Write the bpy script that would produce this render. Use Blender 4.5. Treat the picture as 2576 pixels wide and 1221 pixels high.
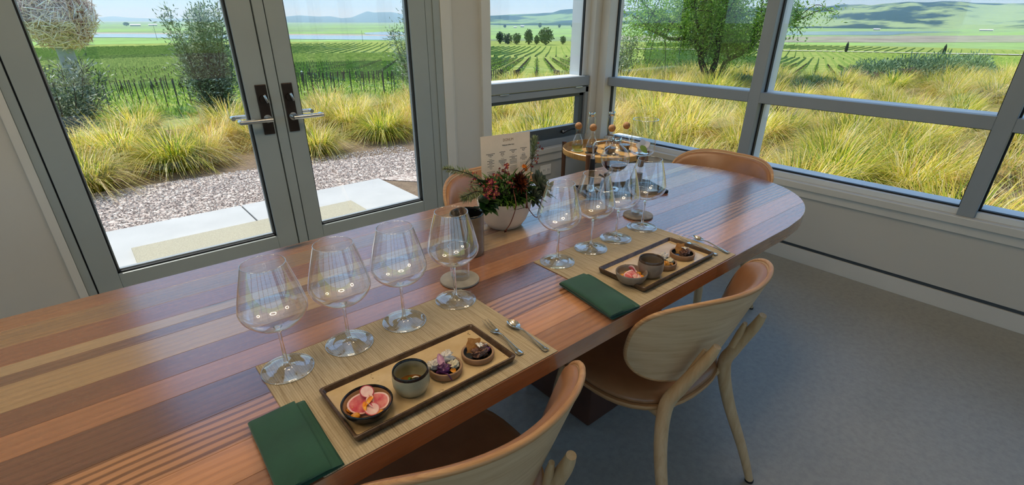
import bpy, bmesh, math, random
from mathutils import Vector, Matrix, noise as mnoise

# ------------------------------------------------------------------ scene, camera, sky, sun, exposure
for _o in list(bpy.data.objects):
    bpy.data.objects.remove(_o)
SC = bpy.context.scene
COL = SC.collection
RAD = math.radians
PI = math.pi

IMG_W, IMG_H = 2576.0, 1221.0
FPX, CPX, CPY = 1252.2, 1288.0, 671.0          # focal length and principal point in pixels
CAM = Vector((0, 0, 1.39))
_yaw, _pitch, _roll = RAD(49.5686), RAD(26.2703), RAD(0.198)
_f = Vector((math.cos(_yaw), math.sin(_yaw), 0))
_r = Vector((math.sin(_yaw), -math.cos(_yaw), 0))
_u = Vector((0, 0, 1))
C_FWD = _f * math.cos(_pitch) - _u * math.sin(_pitch)
_u2 = _u * math.cos(_pitch) + _f * math.sin(_pitch)
C_RIGHT = _r * math.cos(_roll) + _u2 * math.sin(_roll)
C_UP = _u2 * math.cos(_roll) - _r * math.sin(_roll)

cam_d = bpy.data.cameras.new('camera')
cam_d.sensor_fit = 'HORIZONTAL'
cam_d.sensor_width = 36.0
cam_d.lens = 36.0 * FPX / IMG_W
cam_d.shift_y = (CPY - IMG_H / 2) / IMG_W
cam_d.clip_start = 0.02
cam_d.clip_end = 60000
cam = bpy.data.objects.new('camera', cam_d)
COL.objects.link(cam)
_m = Matrix((C_RIGHT, C_UP, -C_FWD)).transposed().to_4x4()
_m.translation = CAM
cam.matrix_world = _m
SC.camera = cam

world = bpy.data.worlds.new('sky')
SC.world = world
world.use_nodes = True
_nt = world.node_tree
_bg = _nt.nodes['Background']
# clear spring sky: pale at the horizon, deeper blue overhead
_tc = _nt.nodes.new('ShaderNodeTexCoord')
_sx = _nt.nodes.new('ShaderNodeSeparateXYZ')
_nt.links.new(_tc.outputs['Generated'], _sx.inputs[0])
_cr = _nt.nodes.new('ShaderNodeValToRGB')
_el = _cr.color_ramp.elements
_el[0].position, _el[0].color = 0.0, (0.52, 0.77, 0.94, 1)
_el[1].position, _el[1].color = 1.0, (0.20, 0.40, 0.86, 1)
for _p, _c in ((0.10, (0.42, 0.70, 0.95, 1)), (0.35, (0.34, 0.60, 0.98, 1))):
    _e = _el.new(_p)
    _e.color = _c
_nt.links.new(_sx.outputs['Z'], _cr.inputs[0])
_nt.links.new(_cr.outputs[0], _bg.inputs['Color'])
_bg.inputs['Strength'].default_value = 1.3

sun_d = bpy.data.lights.new('sun', 'SUN')
sun_d.energy = 5.6
sun_d.angle = RAD(0.53)
sun_d.color = (1.0, 0.95, 0.87)
sun = bpy.data.objects.new('sun', sun_d)
COL.objects.link(sun)
SUN_DIR = Vector((-0.05, 0.50, 0.86)).normalized()      # towards the sun
sun.rotation_euler = SUN_DIR.to_track_quat('Z', 'Y').to_euler()
sun.location = (0, 30, 40)

SC.view_settings.view_transform = 'Standard'
SC.view_settings.look = 'None'
SC.view_settings.gamma = 1.0
SC.view_settings.use_curve_mapping = False
SC.view_settings.exposure = 0.0
SC.cycles.use_denoising = True
SC.cycles.max_bounces = 10
SC.cycles.diffuse_bounces = 4
SC.cycles.glossy_bounces = 4
SC.cycles.transmission_bounces = 8
SC.cycles.use_adaptive_sampling = True
SC.cycles.adaptive_threshold = 0.05
SC.cycles.transparent_max_bounces = 24
SC.cycles.sample_clamp_indirect = 6.0
SC.cycles.blur_glossy = 0.5
SC.cycles.caustics_refractive = False
SC.cycles.caustics_reflective = False


# ------------------------------------------------------------------ a pixel gives a direction; the surface it touches gives the distance
def ray(px, py):
    return C_RIGHT * (px - CPX) - C_UP * (py - CPY) + C_FWD * FPX


def at_z(px, py, z):
    v = ray(px, py)
    return CAM + v * ((z - CAM.z) / v.z)


def at_y(px, py, y):
    v = ray(px, py)
    return CAM + v * (y / v.y)


def at_x(px, py, x):
    v = ray(px, py)
    return CAM + v * (x / v.x)


def at_d(px, py, d):
    v = ray(px, py)
    return CAM + v * (d / math.hypot(v.x, v.y))


def az_of(px, py=60):
    v = ray(px, py)
    return math.degrees(math.atan2(v.y, v.x))


def lin(h):
    c = [int(h[i:i + 2], 16) / 255 for i in (1, 3, 5)]
    return tuple(x / 12.92 if x <= 0.04045 else ((x + 0.055) / 1.055) ** 2.4 for x in c) + (1.0,)


# ------------------------------------------------------------------ mesh builder
class MB:
    def __init__(s):
        s.v = []
        s.f = []
        s.c = None
        s.mi = None

    def add(s, vs, fs, col=None, mi=None):
        o = len(s.v)
        s.v += [tuple(p) for p in vs]
        s.f += [tuple(i + o for i in f) for f in fs]
        if col is not None:
            if s.c is None:
                s.c = [(1, 1, 1, 1)] * o
            s.c += [col] * len(vs)
        elif s.c is not None:
            s.c += [(1, 1, 1, 1)] * len(vs)
        if mi is not None:
            if s.mi is None:
                s.mi = [0] * (len(s.f) - len(fs))
            s.mi += [mi] * len(fs)
        elif s.mi is not None:
            s.mi += [0] * len(fs)
        return s

    def box(s, x0, y0, z0, x1, y1, z1):
        vs = [(x, y, z) for x in (x0, x1) for y in (y0, y1) for z in (z0, z1)]
        return s.add(vs, [(0, 1, 3, 2), (4, 6, 7, 5), (0, 4, 5, 1), (2, 3, 7, 6), (0, 2, 6, 4), (1, 5, 7, 3)])

    def obox(s, c, ax, ay, az):          # centre and three half-axis vectors
        c, ax, ay, az = Vector(c), Vector(ax), Vector(ay), Vector(az)
        vs = [c + ax * i + ay * j + az * k for i in (-1, 1) for j in (-1, 1) for k in (-1, 1)]
        return s.add(vs, [(0, 1, 3, 2), (4, 6, 7, 5), (0, 4, 5, 1), (2, 3, 7, 6), (0, 2, 6, 4), (1, 5, 7, 3)])

    def lathe(s, prof, n=32, c=(0, 0, 0), sx=1.0, sy=1.0):
        vs, fs = [], []
        rings = []
        for r, z in prof:
            if r < 1e-6:
                rings.append([len(vs)])
                vs.append((c[0], c[1], c[2] + z))
            else:
                rings.append(list(range(len(vs), len(vs) + n)))
                vs += [(c[0] + sx * r * math.cos(2 * PI * k / n), c[1] + sy * r * math.sin(2 * PI * k / n), c[2] + z) for k in range(n)]
        for a, b in zip(rings, rings[1:]):
            if len(a) == 1 and len(b) == 1:
                continue
            for k in range(n):
                k2 = (k + 1) % n
                if len(a) == 1:
                    fs.append((a[0], b[k2], b[k]))
                elif len(b) == 1:
                    fs.append((a[k], a[k2], b[0]))
                else:
                    fs.append((a[k], a[k2], b[k2], b[k]))
        return s.add(vs, fs)

    def tube(s, path, rad, n=8, caps=True, flat=1.0, col=None, up=None):
        path = [Vector(p) for p in path]
        if not isinstance(rad, (list, tuple)):
            rad = [rad] * len(path)
        vs, fs = [], []
        prev = None
        for i, p in enumerate(path):
            t = (path[min(i + 1, len(path) - 1)] - path[max(i - 1, 0)])
            t = t.normalized() if t.length > 1e-9 else Vector((0, 0, 1))
            if prev is None:
                a = Vector(up) if up is not None else (Vector((0, 0, 1)) if abs(t.z) < 0.9 else Vector((1, 0, 0)))
                nrm = (a - t * a.dot(t)).normalized()
            else:
                nrm = prev - t * prev.dot(t)
                nrm = nrm.normalized() if nrm.length > 1e-6 else prev
            prev = nrm
            b = t.cross(nrm)
            for k in range(n):
                a = 2 * PI * k / n
                vs.append(p + nrm * (rad[i] * math.cos(a)) + b * (rad[i] * flat * math.sin(a)))
        for i in range(len(path) - 1):
            for k in range(n):
                k2 = (k + 1) % n
                fs.append((i * n + k, i * n + k2, (i + 1) * n + k2, (i + 1) * n + k))
        if caps:
            fs.append(tuple(range(n - 1, -1, -1)))
            e = (len(path) - 1) * n
            fs.append(tuple(range(e, e + n)))
        return s.add(vs, fs, col)

    def prism(s, poly, z0, z1):
        n = len(poly)
        vs = [(x, y, z0) for x, y in poly] + [(x, y, z1) for x, y in poly]
        fs = [tuple(range(n - 1, -1, -1)), tuple(range(n, 2 * n))]
        fs += [(i, (i + 1) % n, n + (i + 1) % n, n + i) for i in range(n)]
        return s.add(vs, fs)

    def grid(s, fn, nu, nv, wrap_u=False):
        vs = [fn(i / (nu if wrap_u else nu - 1), j / (nv - 1)) for j in range(nv) for i in range(nu)]
        fs = []
        for j in range(nv - 1):
            for i in range(nu if wrap_u else nu - 1):
                i2 = (i + 1) % nu
                fs.append((j * nu + i, j * nu + i2, (j + 1) * nu + i2, (j + 1) * nu + i))
        return s.add(vs, fs)

    def sphere(s, c, r, nu=16, nv=10, sc=(1, 1, 1), jitter=0.0, seed=0, freq=1.0):
        c = Vector(c)
        prof = [PI * j / nv for j in range(nv + 1)]
        vs, fs, rings = [], [], []
        for t in prof:
            if t in (prof[0], prof[-1]):
                rings.append([len(vs)])
                pts = [Vector((0, 0, math.cos(t)))]
            else:
                rings.append(list(range(len(vs), len(vs) + nu)))
                pts = [Vector((math.sin(t) * math.cos(2 * PI * k / nu), math.sin(t) * math.sin(2 * PI * k / nu), math.cos(t))) for k in range(nu)]
            for p in pts:
                q = 1.0
                if jitter:
                    q += jitter * mnoise.noise(p * freq * 2.0 + Vector((seed * 7.3, seed * 3.1, seed)))
                vs.append(c + Vector((p.x * sc[0], p.y * sc[1], p.z * sc[2])) * (r * q))
        for a, b in zip(rings, rings[1:]):
            for k in range(nu):
                k2 = (k + 1) % nu
                if len(a) == 1:
                    fs.append((a[0], b[k], b[k2]))
                elif len(b) == 1:
                    fs.append((a[k], b[0], a[k2]))
                else:
                    fs.append((a[k], b[k], b[k2], a[k2]))
        return s.add(vs, fs)

    def mesh(s, name, mats, bevel=0.0, seg=2, smooth=True, angle=38, recalc=True):
        me = bpy.data.meshes.new(name)
        me.from_pydata(s.v, [], s.f)
        if s.c is not None:
            ca = me.color_attributes.new('tint', 'FLOAT_COLOR', 'POINT')
            ca.data.foreach_set('color', [x for c in s.c for x in c])
        if bevel > 0 or recalc:
            bm = bmesh.new()
            bm.from_mesh(me)
            if recalc:
                bmesh.ops.recalc_face_normals(bm, faces=bm.faces)
            if bevel > 0:
                es = [e for e in bm.edges if len(e.link_faces) == 2 and e.calc_face_angle(0) > RAD(30)]
                bmesh.ops.bevel(bm, geom=es, offset=bevel, segments=seg, profile=0.5, affect='EDGES', clamp_overlap=True)
            bm.to_mesh(me)
            bm.free()
        for m in (mats if isinstance(mats, (list, tuple)) else [mats]):
            me.materials.append(m)
        if s.mi is not None and bevel == 0:
            me.polygons.foreach_set('material_index', s.mi)
        me.polygons.foreach_set('use_smooth', [smooth] * len(me.polygons))
        if smooth and angle < 180:
            me.set_sharp_from_angle(angle=RAD(angle))
        me.update()
        return me

    def build(s, name, mats, parent=None, loc=None, rot=None, **kw):
        return put(name, s.mesh(name, mats, **kw), parent, loc, rot)


def put(name, me, parent=None, loc=None, rot=None):
    o = bpy.data.objects.new(name, me)
    COL.objects.link(o)
    if parent is not None:
        o.parent = parent
    if loc is not None:
        o.location = loc
    if rot is not None:
        o.rotation_euler = rot if isinstance(rot, (tuple, list)) else (0, 0, rot)
    return o


def tag(o, label=None, cat=None, group=None, kind=None):
    if label:
        o['label'] = label
    if cat:
        o['category'] = cat
    if group:
        o['group'] = group
    if kind:
        o['kind'] = kind
    return o


def thing(name, loc, rot, label, cat, group=None):
    o = put(name, None, None, loc, rot)
    o.empty_display_size = 0.05
    return tag(o, label, cat, group)


def struct(o):
    o['kind'] = 'structure'
    return o


_kids = {}


def dup(root, loc, rot, label, cat=None, group=None, scale=None):
    """a copy of a thing with copies of its parts and sub-parts (mesh data shared)"""
    if root.name not in _kids:
        _kids[root.name] = [(c, list(c.children)) for c in root.children]
    r = root.copy()
    COL.objects.link(r)
    r.location = loc
    r.rotation_euler = rot if isinstance(rot, (tuple, list)) else (0, 0, rot)
    if scale is not None:
        r.scale = scale if isinstance(scale, (tuple, list)) else (scale,) * 3
    r['label'] = label
    if cat:
        r['category'] = cat
    if group:
        r['group'] = group
    for ch, gr in _kids[root.name]:
        c = ch.copy()
        COL.objects.link(c)
        c.parent = r
        for g in gr:
            d = g.copy()
            COL.objects.link(d)
            d.parent = c
    return r


# ------------------------------------------------------------------ materials
class NT:
    def __init__(s, name):
        s.m = bpy.data.materials.new(name)
        s.m.use_nodes = True
        s.t = s.m.node_tree
        s.b = s.t.nodes['Principled BSDF']
        s.out = s.t.nodes['Material Output']

    def n(s, typ, **kw):
        nd = s.t.nodes.new(typ)
        for k, v in kw.items():
            if hasattr(nd, k) and k not in nd.inputs:
                setattr(nd, k, v)
            else:
                nd.inputs[k].default_value = v
        return nd

    def l(s, a, b):
        s.t.links.new(a, b)

    def set(s, **kw):
        for k, v in kw.items():
            s.b.inputs[k.replace('_', ' ')].default_value = v
        return s

    def coord(s, kind='Object', scale=(1, 1, 1), rot=(0, 0, 0), loc=(0, 0, 0)):
        tc = s.n('ShaderNodeTexCoord')
        mp = s.n('ShaderNodeMapping')
        mp.inputs['Scale'].default_value = scale
        mp.inputs['Rotation'].default_value = rot
        mp.inputs['Location'].default_value = loc
        s.l(tc.outputs[kind], mp.inputs[0])
        return mp.outputs[0]

    def noise(s, vec, scale=5, detail=4, rough=0.55, dist=0.0):
        nd = s.n('ShaderNodeTexNoise')
        nd.inputs['Scale'].default_value = scale
        nd.inputs['Detail'].default_value = detail
        nd.inputs['Roughness'].default_value = rough
        nd.inputs['Distortion'].default_value = dist
        if vec is not None:
            s.l(vec, nd.inputs['Vector'])
        return nd.outputs['Fac']

    def ramp(s, fac, stops, interp='LINEAR'):
        nd = s.n('ShaderNodeValToRGB')
        cr = nd.color_ramp
        cr.interpolation = interp
        while len(cr.elements) < len(stops):
            cr.elements.new(0.5)
        for e, (p, c) in zip(cr.elements, stops):
            e.position = p
            e.color = c if len(c) == 4 else tuple(c) + (1,)
        s.l(fac, nd.inputs[0])
        return nd.outputs[0]

    def mix(s, fac, a, b, typ='MIX'):
        nd = s.n('ShaderNodeMix', data_type='RGBA', blend_type=typ)
        for sock, val in ((nd.inputs[0], fac), (nd.inputs[6], a), (nd.inputs[7], b)):
            if hasattr(val, 'links'):
                s.l(val, sock)
            else:
                sock.default_value = val
        return nd.outputs[2]

    def bump(s, h, strength=0.2, dist=0.01):
        nd = s.n('ShaderNodeBump')
        nd.inputs['Strength'].default_value = strength
        nd.inputs['Distance'].default_value = dist
        s.l(h, nd.inputs['Height'])
        s.l(nd.outputs[0], s.b.inputs['Normal'])
        return s

    def color(s, sock):
        s.l(sock, s.b.inputs['Base Color'])
        return s


def plain(name, hexc, rough=0.5, metal=0.0, var=0.0, scale=20, bump=0.0, bscale=60, bdist=0.002, hex2=None, **kw):
    """a colour with slight mottling and fine relief"""
    s = NT(name)
    c = lin(hexc)
    s.set(Roughness=rough, Metallic=metal, **kw)
    v = s.coord('Object')
    if hex2 or var > 0:
        c2 = lin(hex2) if hex2 else tuple(min(1, x * (1 + var)) for x in c[:3]) + (1,)
        c1 = c if hex2 else tuple(x * (1 - var) for x in c[:3]) + (1,)
        s.color(s.ramp(s.noise(v, scale, 5), [(0.35, c1), (0.65, c2)]))
    else:
        s.b.inputs['Base Color'].default_value = c
    if bump > 0:
        s.bump(s.noise(v, bscale, 4), bump, bdist)
    return s.m


def glassy(name, tint=(1, 1, 1, 1), ior=1.45, rough=0.0):
    s = NT(name)
    s.set(Roughness=rough, IOR=ior)
    s.b.inputs['Transmission Weight'].default_value = 1.0
    s.b.inputs['Base Color'].default_value = tint
    return s.m


def thin_glass(name, tint=(0.97, 0.98, 0.98, 1), ior=1.45, gain=1.0, rough=0.0):
    """a thin pane or wall: light passes straight through, the rest is mirrored by the Fresnel law"""
    s = NT(name)
    s.t.nodes.remove(s.b)
    fr = s.n('ShaderNodeFresnel')
    fr.inputs['IOR'].default_value = ior
    tr = s.n('ShaderNodeBsdfTransparent')
    tr.inputs[0].default_value = tint
    gl = s.n('ShaderNodeBsdfGlossy')
    gl.inputs['Roughness'].default_value = rough
    gl.inputs['Color'].default_value = (1, 1, 1, 1)
    geo = s.n('ShaderNodeNewGeometry')
    mul = s.n('ShaderNodeMath', operation='MULTIPLY')
    mul.inputs[1].default_value = gain
    mul.use_clamp = True
    # the same reflectance seen from either side of the wall
    lw = s.n('ShaderNodeLayerWeight')
    lw.inputs['Blend'].default_value = 0.5
    pw = s.n('ShaderNodeMath', operation='POWER')
    pw.inputs[1].default_value = 4.0
    ad = s.n('ShaderNodeMath', operation='MULTIPLY_ADD')
    ad.inputs[1].default_value = 0.90
    ad.inputs[2].default_value = 2 * ((ior - 1) / (ior + 1)) ** 2
    s.l(lw.outputs['Facing'], pw.inputs[0])
    s.l(pw.outputs[0], ad.inputs[0])
    s.l(ad.outputs[0], mul.inputs[0])
    mx = s.n('ShaderNodeMixShader')
    s.l(mul.outputs[0], mx.inputs[0])
    s.l(tr.outputs[0], mx.inputs[1])
    s.l(gl.outputs[0], mx.inputs[2])
    s.l(mx.outputs[0], s.out.inputs['Surface'])
    return s.m


def leafy(name, stops, rough=0.45, trans=0.35, attr=True, vscale=0.0):
    """thin leaf: colour from the per-leaf tint attribute, part of the light shines through"""
    s = NT(name)
    at = s.n('ShaderNodeAttribute', attribute_name='tint')
    sep = s.n('ShaderNodeSeparateColor')
    s.l(at.outputs['Color'], sep.inputs[0])
    colr = s.ramp(sep.outputs[0], stops)
    oi = s.n('ShaderNodeObjectInfo')
    hv = s.n('ShaderNodeHueSaturation')
    mr = s.n('ShaderNodeMapRange')
    mr.inputs['To Min'].default_value = 0.85
    mr.inputs['To Max'].default_value = 1.15
    s.l(oi.outputs['Random'], mr.inputs[0])
    s.l(mr.outputs[0], hv.inputs['Value'])
    s.l(colr, hv.inputs['Color'])
    s.color(hv.outputs[0])
    s.set(Roughness=rough)
    s.b.inputs['Specular IOR Level'].default_value = 0.3
    tb = s.n('ShaderNodeBsdfTranslucent')
    s.l(hv.outputs[0], tb.inputs[0])
    mx = s.n('ShaderNodeMixShader')
    mx.inputs[0].default_value = trans
    s.l(s.b.outputs[0], mx.inputs[1])
    s.l(tb.outputs[0], mx.inputs[2])
    s.l(mx.outputs[0], s.out.inputs['Surface'])
    return s.m


M = {}
# ------------------------------------------------------------------ room materials
def wall_paint(name, hexc, rough=0.6):
    s = NT(name)
    s.set(Roughness=rough)
    v = s.coord('Object')
    c = lin(hexc)
    s.color(s.ramp(s.noise(v, 1.3, 4), [(0.3, tuple(x * 0.97 for x in c[:3])), (0.7, tuple(min(1, x * 1.03) for x in c[:3]))]))
    s.bump(s.noise(v, 320, 3), 0.06, 0.001)
    return s.m


M['wall'] = wall_paint('wall_paint', '#bdbbb2')
M['trim'] = plain('trim_paint', '#c9c8c0', 0.45, var=0.03, scale=3)
M['frame'] = plain('window_frame_paint', '#8b9296', 0.42, var=0.03, scale=4, bump=0.03, bscale=400)
M['doorpaint'] = plain('door_paint', '#949c99', 0.40, var=0.03, scale=4, bump=0.03, bscale=400)
M['sash'] = plain('dark_sash_paint', '#3f474c', 0.4, var=0.04)
M['outerframe_daylit'] = plain('daylit_frame_paint', '#d5d9da', 0.4, var=0.03, scale=4)  # the frame paint again, with outdoor daylight put into a paler colour
M['gasket'] = plain('black_gasket', '#08090a', 0.6)
M['pane'] = thin_glass('window_glass', (0.975, 0.985, 0.98, 1), 1.45, 0.55)
M['steel'] = plain('brushed_steel', '#c9cac8', 0.22, 1.0, var=0.03, scale=80)
M['bronze'] = plain('dark_bronze', '#3a2f28', 0.38, 0.75, var=0.08, scale=30)
M['plate_white'] = plain('outlet_plastic', '#e9e7df', 0.35)
M['slot'] = plain('outlet_slot', '#1a1a1a', 0.5)
M['ceil'] = wall_paint('ceiling_paint', '#e6e2d8')


def concrete():
    s = NT('polished_concrete')
    v = s.coord('Object')
    big = s.noise(v, 0.9, 6, 0.6)
    fine = s.noise(v, 38, 6, 0.7)
    a = s.ramp(big, [(0.3, lin('#8a8a83')), (0.7, lin('#a09f96'))])
    b = s.ramp(fine, [(0.35, lin('#7f7f79')), (0.6, lin('#a5a49b'))])
    c = s.mix(0.35, a, b)
    vo = s.n('ShaderNodeTexVoronoi')
    vo.inputs['Scale'].default_value = 55
    s.l(v, vo.inputs['Vector'])
    dots = s.ramp(vo.outputs['Distance'], [(0.03, (0.45, 0.45, 0.45, 1)), (0.09, (1, 1, 1, 1))])
    s.color(s.mix(0.6, c, dots, 'MULTIPLY'))
    rr = s.ramp(big, [(0.3, (0.30, 0.30, 0.30, 1)), (0.7, (0.42, 0.42, 0.42, 1))])
    s.l(rr, s.b.inputs['Roughness'])
    s.bump(fine, 0.03, 0.002)
    return s.m


M['concrete'] = concrete()

YD, XW = 2.78, 3.278           # inner faces of the door wall and of the window wall
ZC = 2.95                      # ceiling
XL, YB = -3.4, -4.4            # the two walls behind the camera
WT = 0.14

# ------------------------------------------------------------------ shell
struct(MB().box(XL - WT, YB - WT, -0.12, XW + WT, YD + WT, 0.0).build('floor', M['concrete'], smooth=False))
struct(MB().box(XL - WT, YB - WT, ZC, XW + WT, YD + WT, ZC + 0.15).build('ceiling', M['ceil'], smooth=False))
wl = MB()
wl.box(XL, YD, 0, -0.215, YD + WT, ZC)                     # left of the doors
wl.box(-0.215, YD, 2.45, 2.10, YD + WT, ZC)                # above the doors
wl.box(1.875, YD + 0.006, 0, 2.105, YD + WT, 2.45)         # pilaster between doors and window
wl.box(2.10, YD, 2.50, XW + WT, YD + WT, ZC)
wl.box(2.10, YD + 0.004, 0.112, XW, YD + WT, 0.50)         # under the window
struct(wl.build('wall_left', M['wall'], bevel=0.002, seg=1, smooth=False))
wr = MB()
wr.box(XW, YB, 0.112, XW + WT, YD + WT, 0.50)
wr.box(XW, YB, 2.50, XW + WT, YD + WT, ZC)
wr.box(XW, YB - WT, 0, XW + WT, YB + 0.4, ZC)
struct(wr.build('wall_right', M['wall'], bevel=0.002, seg=1, smooth=False))
# two further walls behind the camera, glazed like these ones
wb = MB()
wb.box(XL - WT, YB - WT, 0, XW, YB, 0.5)
wb.box(XL - WT, YB - WT, 2.5, XW, YB, ZC)
for x in (XL - WT, -1.55, 0.35, 2.25):
    wb.box(x, YB - WT, 0.5, x + (1.0 if x > 2 else 0.16), YB, 2.5)
struct(wb.build('wall_back', M['wall'], smooth=False))
wd = MB()
wd.box(XL - WT, YB, 0, XL, YD + WT, 0.12)
wd.box(XL - WT, YB, 2.45, XL, YD + WT, ZC)
for y in (YB, -2.2, 0.0, 1.9):
    wd.box(XL - WT, y, 0.12, XL, y + (1.0 if y > 1.5 else 0.2), 2.45)
struct(wd.build('wall_side', M['wall'], smooth=False))

# baseboards: flush board, a dark shadow gap above it
struct(MB().box(XW - 0.001, YB, 0, XW + 0.05, YD, 0.091).build('baseboard_right', M['trim'], bevel=0.001, seg=1, smooth=False))
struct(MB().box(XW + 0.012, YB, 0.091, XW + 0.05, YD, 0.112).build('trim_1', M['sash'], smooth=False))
struct(MB().box(2.10, YD, 0, XW, YD + 0.05, 0.091).build('baseboard_left', M['trim'], bevel=0.001, seg=1, smooth=False))
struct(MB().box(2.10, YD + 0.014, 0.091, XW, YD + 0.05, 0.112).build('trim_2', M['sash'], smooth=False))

# casings on the door wall
struct(MB().box(-0.222, YD - 0.012, 0, -0.190, YD + 0.05, 2.49).build('trim_3', M['trim'], bevel=0.003, smooth=False))
struct(MB().box(1.800, YD - 0.014, 0, 1.868, YD + 0.05, 2.49).build('trim_4', M['trim'], bevel=0.003, smooth=False))
struct(MB().box(1.868, YD - 0.004, 0, 1.884, YD + 0.05, 2.49).build('trim_5', M['trim'], bevel=0.002, smooth=False))
struct(MB().box(2.096, YD - 0.018, 0.50, 2.168, YD + 0.10, 2.50).build('trim_6', M['trim'], bevel=0.003, smooth=False))
# corner post where the two glazed walls meet
struct(MB().box(3.165, YD - 0.018, 0.50, 3.236, YD + 0.10, 2.50).build('trim_7', M['trim'], bevel=0.004, smooth=False))
struct(MB().box(3.238, 2.690, 0.50, XW + 0.12, YD + 0.12, 2.50).build('trim_8', M['trim'], bevel=0.004, smooth=False))
# window stools (inner ledges) and the aprons under them
st = MB()
st.box(XW - 0.030, YB, 0.470, XW + 0.075, YD - 0.030, 0.510)
struct(st.build('trim_9', M['trim'], bevel=0.004, smooth=False))
struct(MB().box(XW - 0.014, YB, 0.422, XW + 0.01, YD - 0.014, 0.468).build('trim_10', M['trim'], bevel=0.002, smooth=False))
struct(MB().box(2.10, YD - 0.030, 0.470, XW - 0.030, YD + 0.075, 0.510).build('trim_11', M['trim'], bevel=0.004, smooth=False))
struct(MB().box(2.10, YD - 0.014, 0.405, XW - 0.014, YD + 0.01, 0.468).build('trim_12', M['trim'], bevel=0.002, smooth=False))
# door jambs and head
jm = MB()
jm.box(-0.190, YD - 0.004, 0, -0.158, YD + 0.11, 2.45)
struct(jm.build('trim_13', M['doorpaint'], bevel=0.002, seg=1, smooth=False))
jm = MB()
jm.box(1.705, YD + 0.000, 0, 1.752, YD + 0.11, 2.45)
jm.box(1.752, YD - 0.008, 0, 1.800, YD + 0.11, 2.45)
struct(jm.build('trim_14', M['doorpaint'], bevel=0.002, seg=1, smooth=False))
struct(MB().box(-0.190, YD - 0.004, 2.412, 1.800, YD + 0.11, 2.45).build('trim_15', M['doorpaint'], bevel=0.002, seg=1, smooth=False))
struct(MB().box(-0.158, YD - 0.01, 0.0, 1.705, YD + 0.135, 0.018).build('trim_16', M['steel'], bevel=0.003, smooth=False))


def gasket(axis, a0, a1, z0, z1, d, parent, t=0.006, dep=0.012, foot=True):
    """black rubber line around a pane; axis 'x' for the door wall, 'y' for the window wall"""
    g = MB()
    for (p0, p1, q0, q1) in ((a0, a1, z0, z0 + t), (a0, a1, z1 - t, z1), (a0, a0 + t, z0, z1), (a1 - t, a1, z0, z1)):
        if not foot and q1 == z0 + t:
            continue
        if axis == 'x':
            g.box(p0, d - dep, q0, p1, d + dep, q1)
        else:
            g.box(d - dep, p0, q0, d + dep, p1, q1)
    return g.build('gasket', M['gasket'], parent, smooth=False)


# ------------------------------------------------------------------ the french doors
def door_leaf(n, x0, x1, g0, g1, lever_x, sgn):
    d = put('door_%d' % n, None)
    d['kind'] = 'structure'
    y0, y1 = YD - 0.006, YD + 0.040
    zt = 2.41
    MB().box(x0, y0, 0.02, g0, y1, zt).build('stile', M['doorpaint'], d, bevel=0.003, smooth=False)
    MB().box(g1, y0, 0.02, x1, y1, zt).build('stile', M['doorpaint'], d, bevel=0.003, smooth=False)
    MB().box(g0, y0, 0.02, g1, y1, 0.318).build('bottom_rail', M['doorpaint'], d, bevel=0.003, smooth=False)
    MB().box(g0, y0, zt - 0.12, g1, y1, zt).build('top_rail', M['doorpaint'], d, bevel=0.003, smooth=False)
    bd = MB()                                        # glazing beads, outer side
    bd.box(g0, y1 - 0.014, 0.318, g1, y1 + 0.006, 0.332)
    bd.box(g0, y1 - 0.014, 0.318, g0 + 0.012, y1 + 0.006, zt - 0.12)
    bd.box(g1 - 0.012, y1 - 0.014, 0.318, g1, y1 + 0.006, zt - 0.12)
    bd.build('glazing_bead', M['frame'], d, smooth=False)
    gasket('x', g0, g1, 0.318, zt - 0.12, YD + 0.018, d, 0.007, 0.009)
    MB().box(g0, YD + 0.0165, 0.318, g1, YD + 0.0195, zt - 0.12).build('pane', M['pane'], d, smooth=False)
    # lock plates with thumb-turn and levers, inside and outside
    ex = lever_x
    for side in (-1, 1):
        yf = y0 if side < 0 else y1
        e = MB().box(ex - 0.026, yf - 0.008 if side < 0 else yf, 0.866, ex + 0.026, yf if side < 0 else yf + 0.008, 1.106)
        ep = e.build('lock_plate', M['bronze'], d, bevel=0.003, smooth=False)
        yo = yf + side * 0.008
        t = MB()
        t.tube([(ex, yo, 1.04), (ex, yo + side * 0.012, 1.04)], 0.017, 20)
        t.build('thumb_rose', M['bronze'], ep)
        t = MB().obox((ex + 0.006, yo + side * 0.022, 1.042), (0.006, 0, 0.002), (0, 0.012, 0), (-0.006, 0, 0.020))
        t.build('thumb_turn', M['steel'], ep, bevel=0.004)
        v = MB()
        v.tube([(ex, yo, 0.945), (ex, yo + side * 0.014, 0.945)], 0.020, 20)
        v.tube([(ex, yo + side * 0.008, 0.945), (ex, yo + side * 0.062, 0.945)], 0.0105, 16)
        v.tube([(ex - sgn * 0.012, yo + side * 0.056, 0.945), (ex + sgn * 0.140, yo + side * 0.056, 0.945)], 0.0105, 16)
        v.tube([(ex + sgn * 0.134, yo + side * 0.060, 0.945), (ex + sgn * 0.134, yo + side * 0.024, 0.945)], 0.0105, 16)
        v.build('lever', M['steel'], d)
    return d


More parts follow.
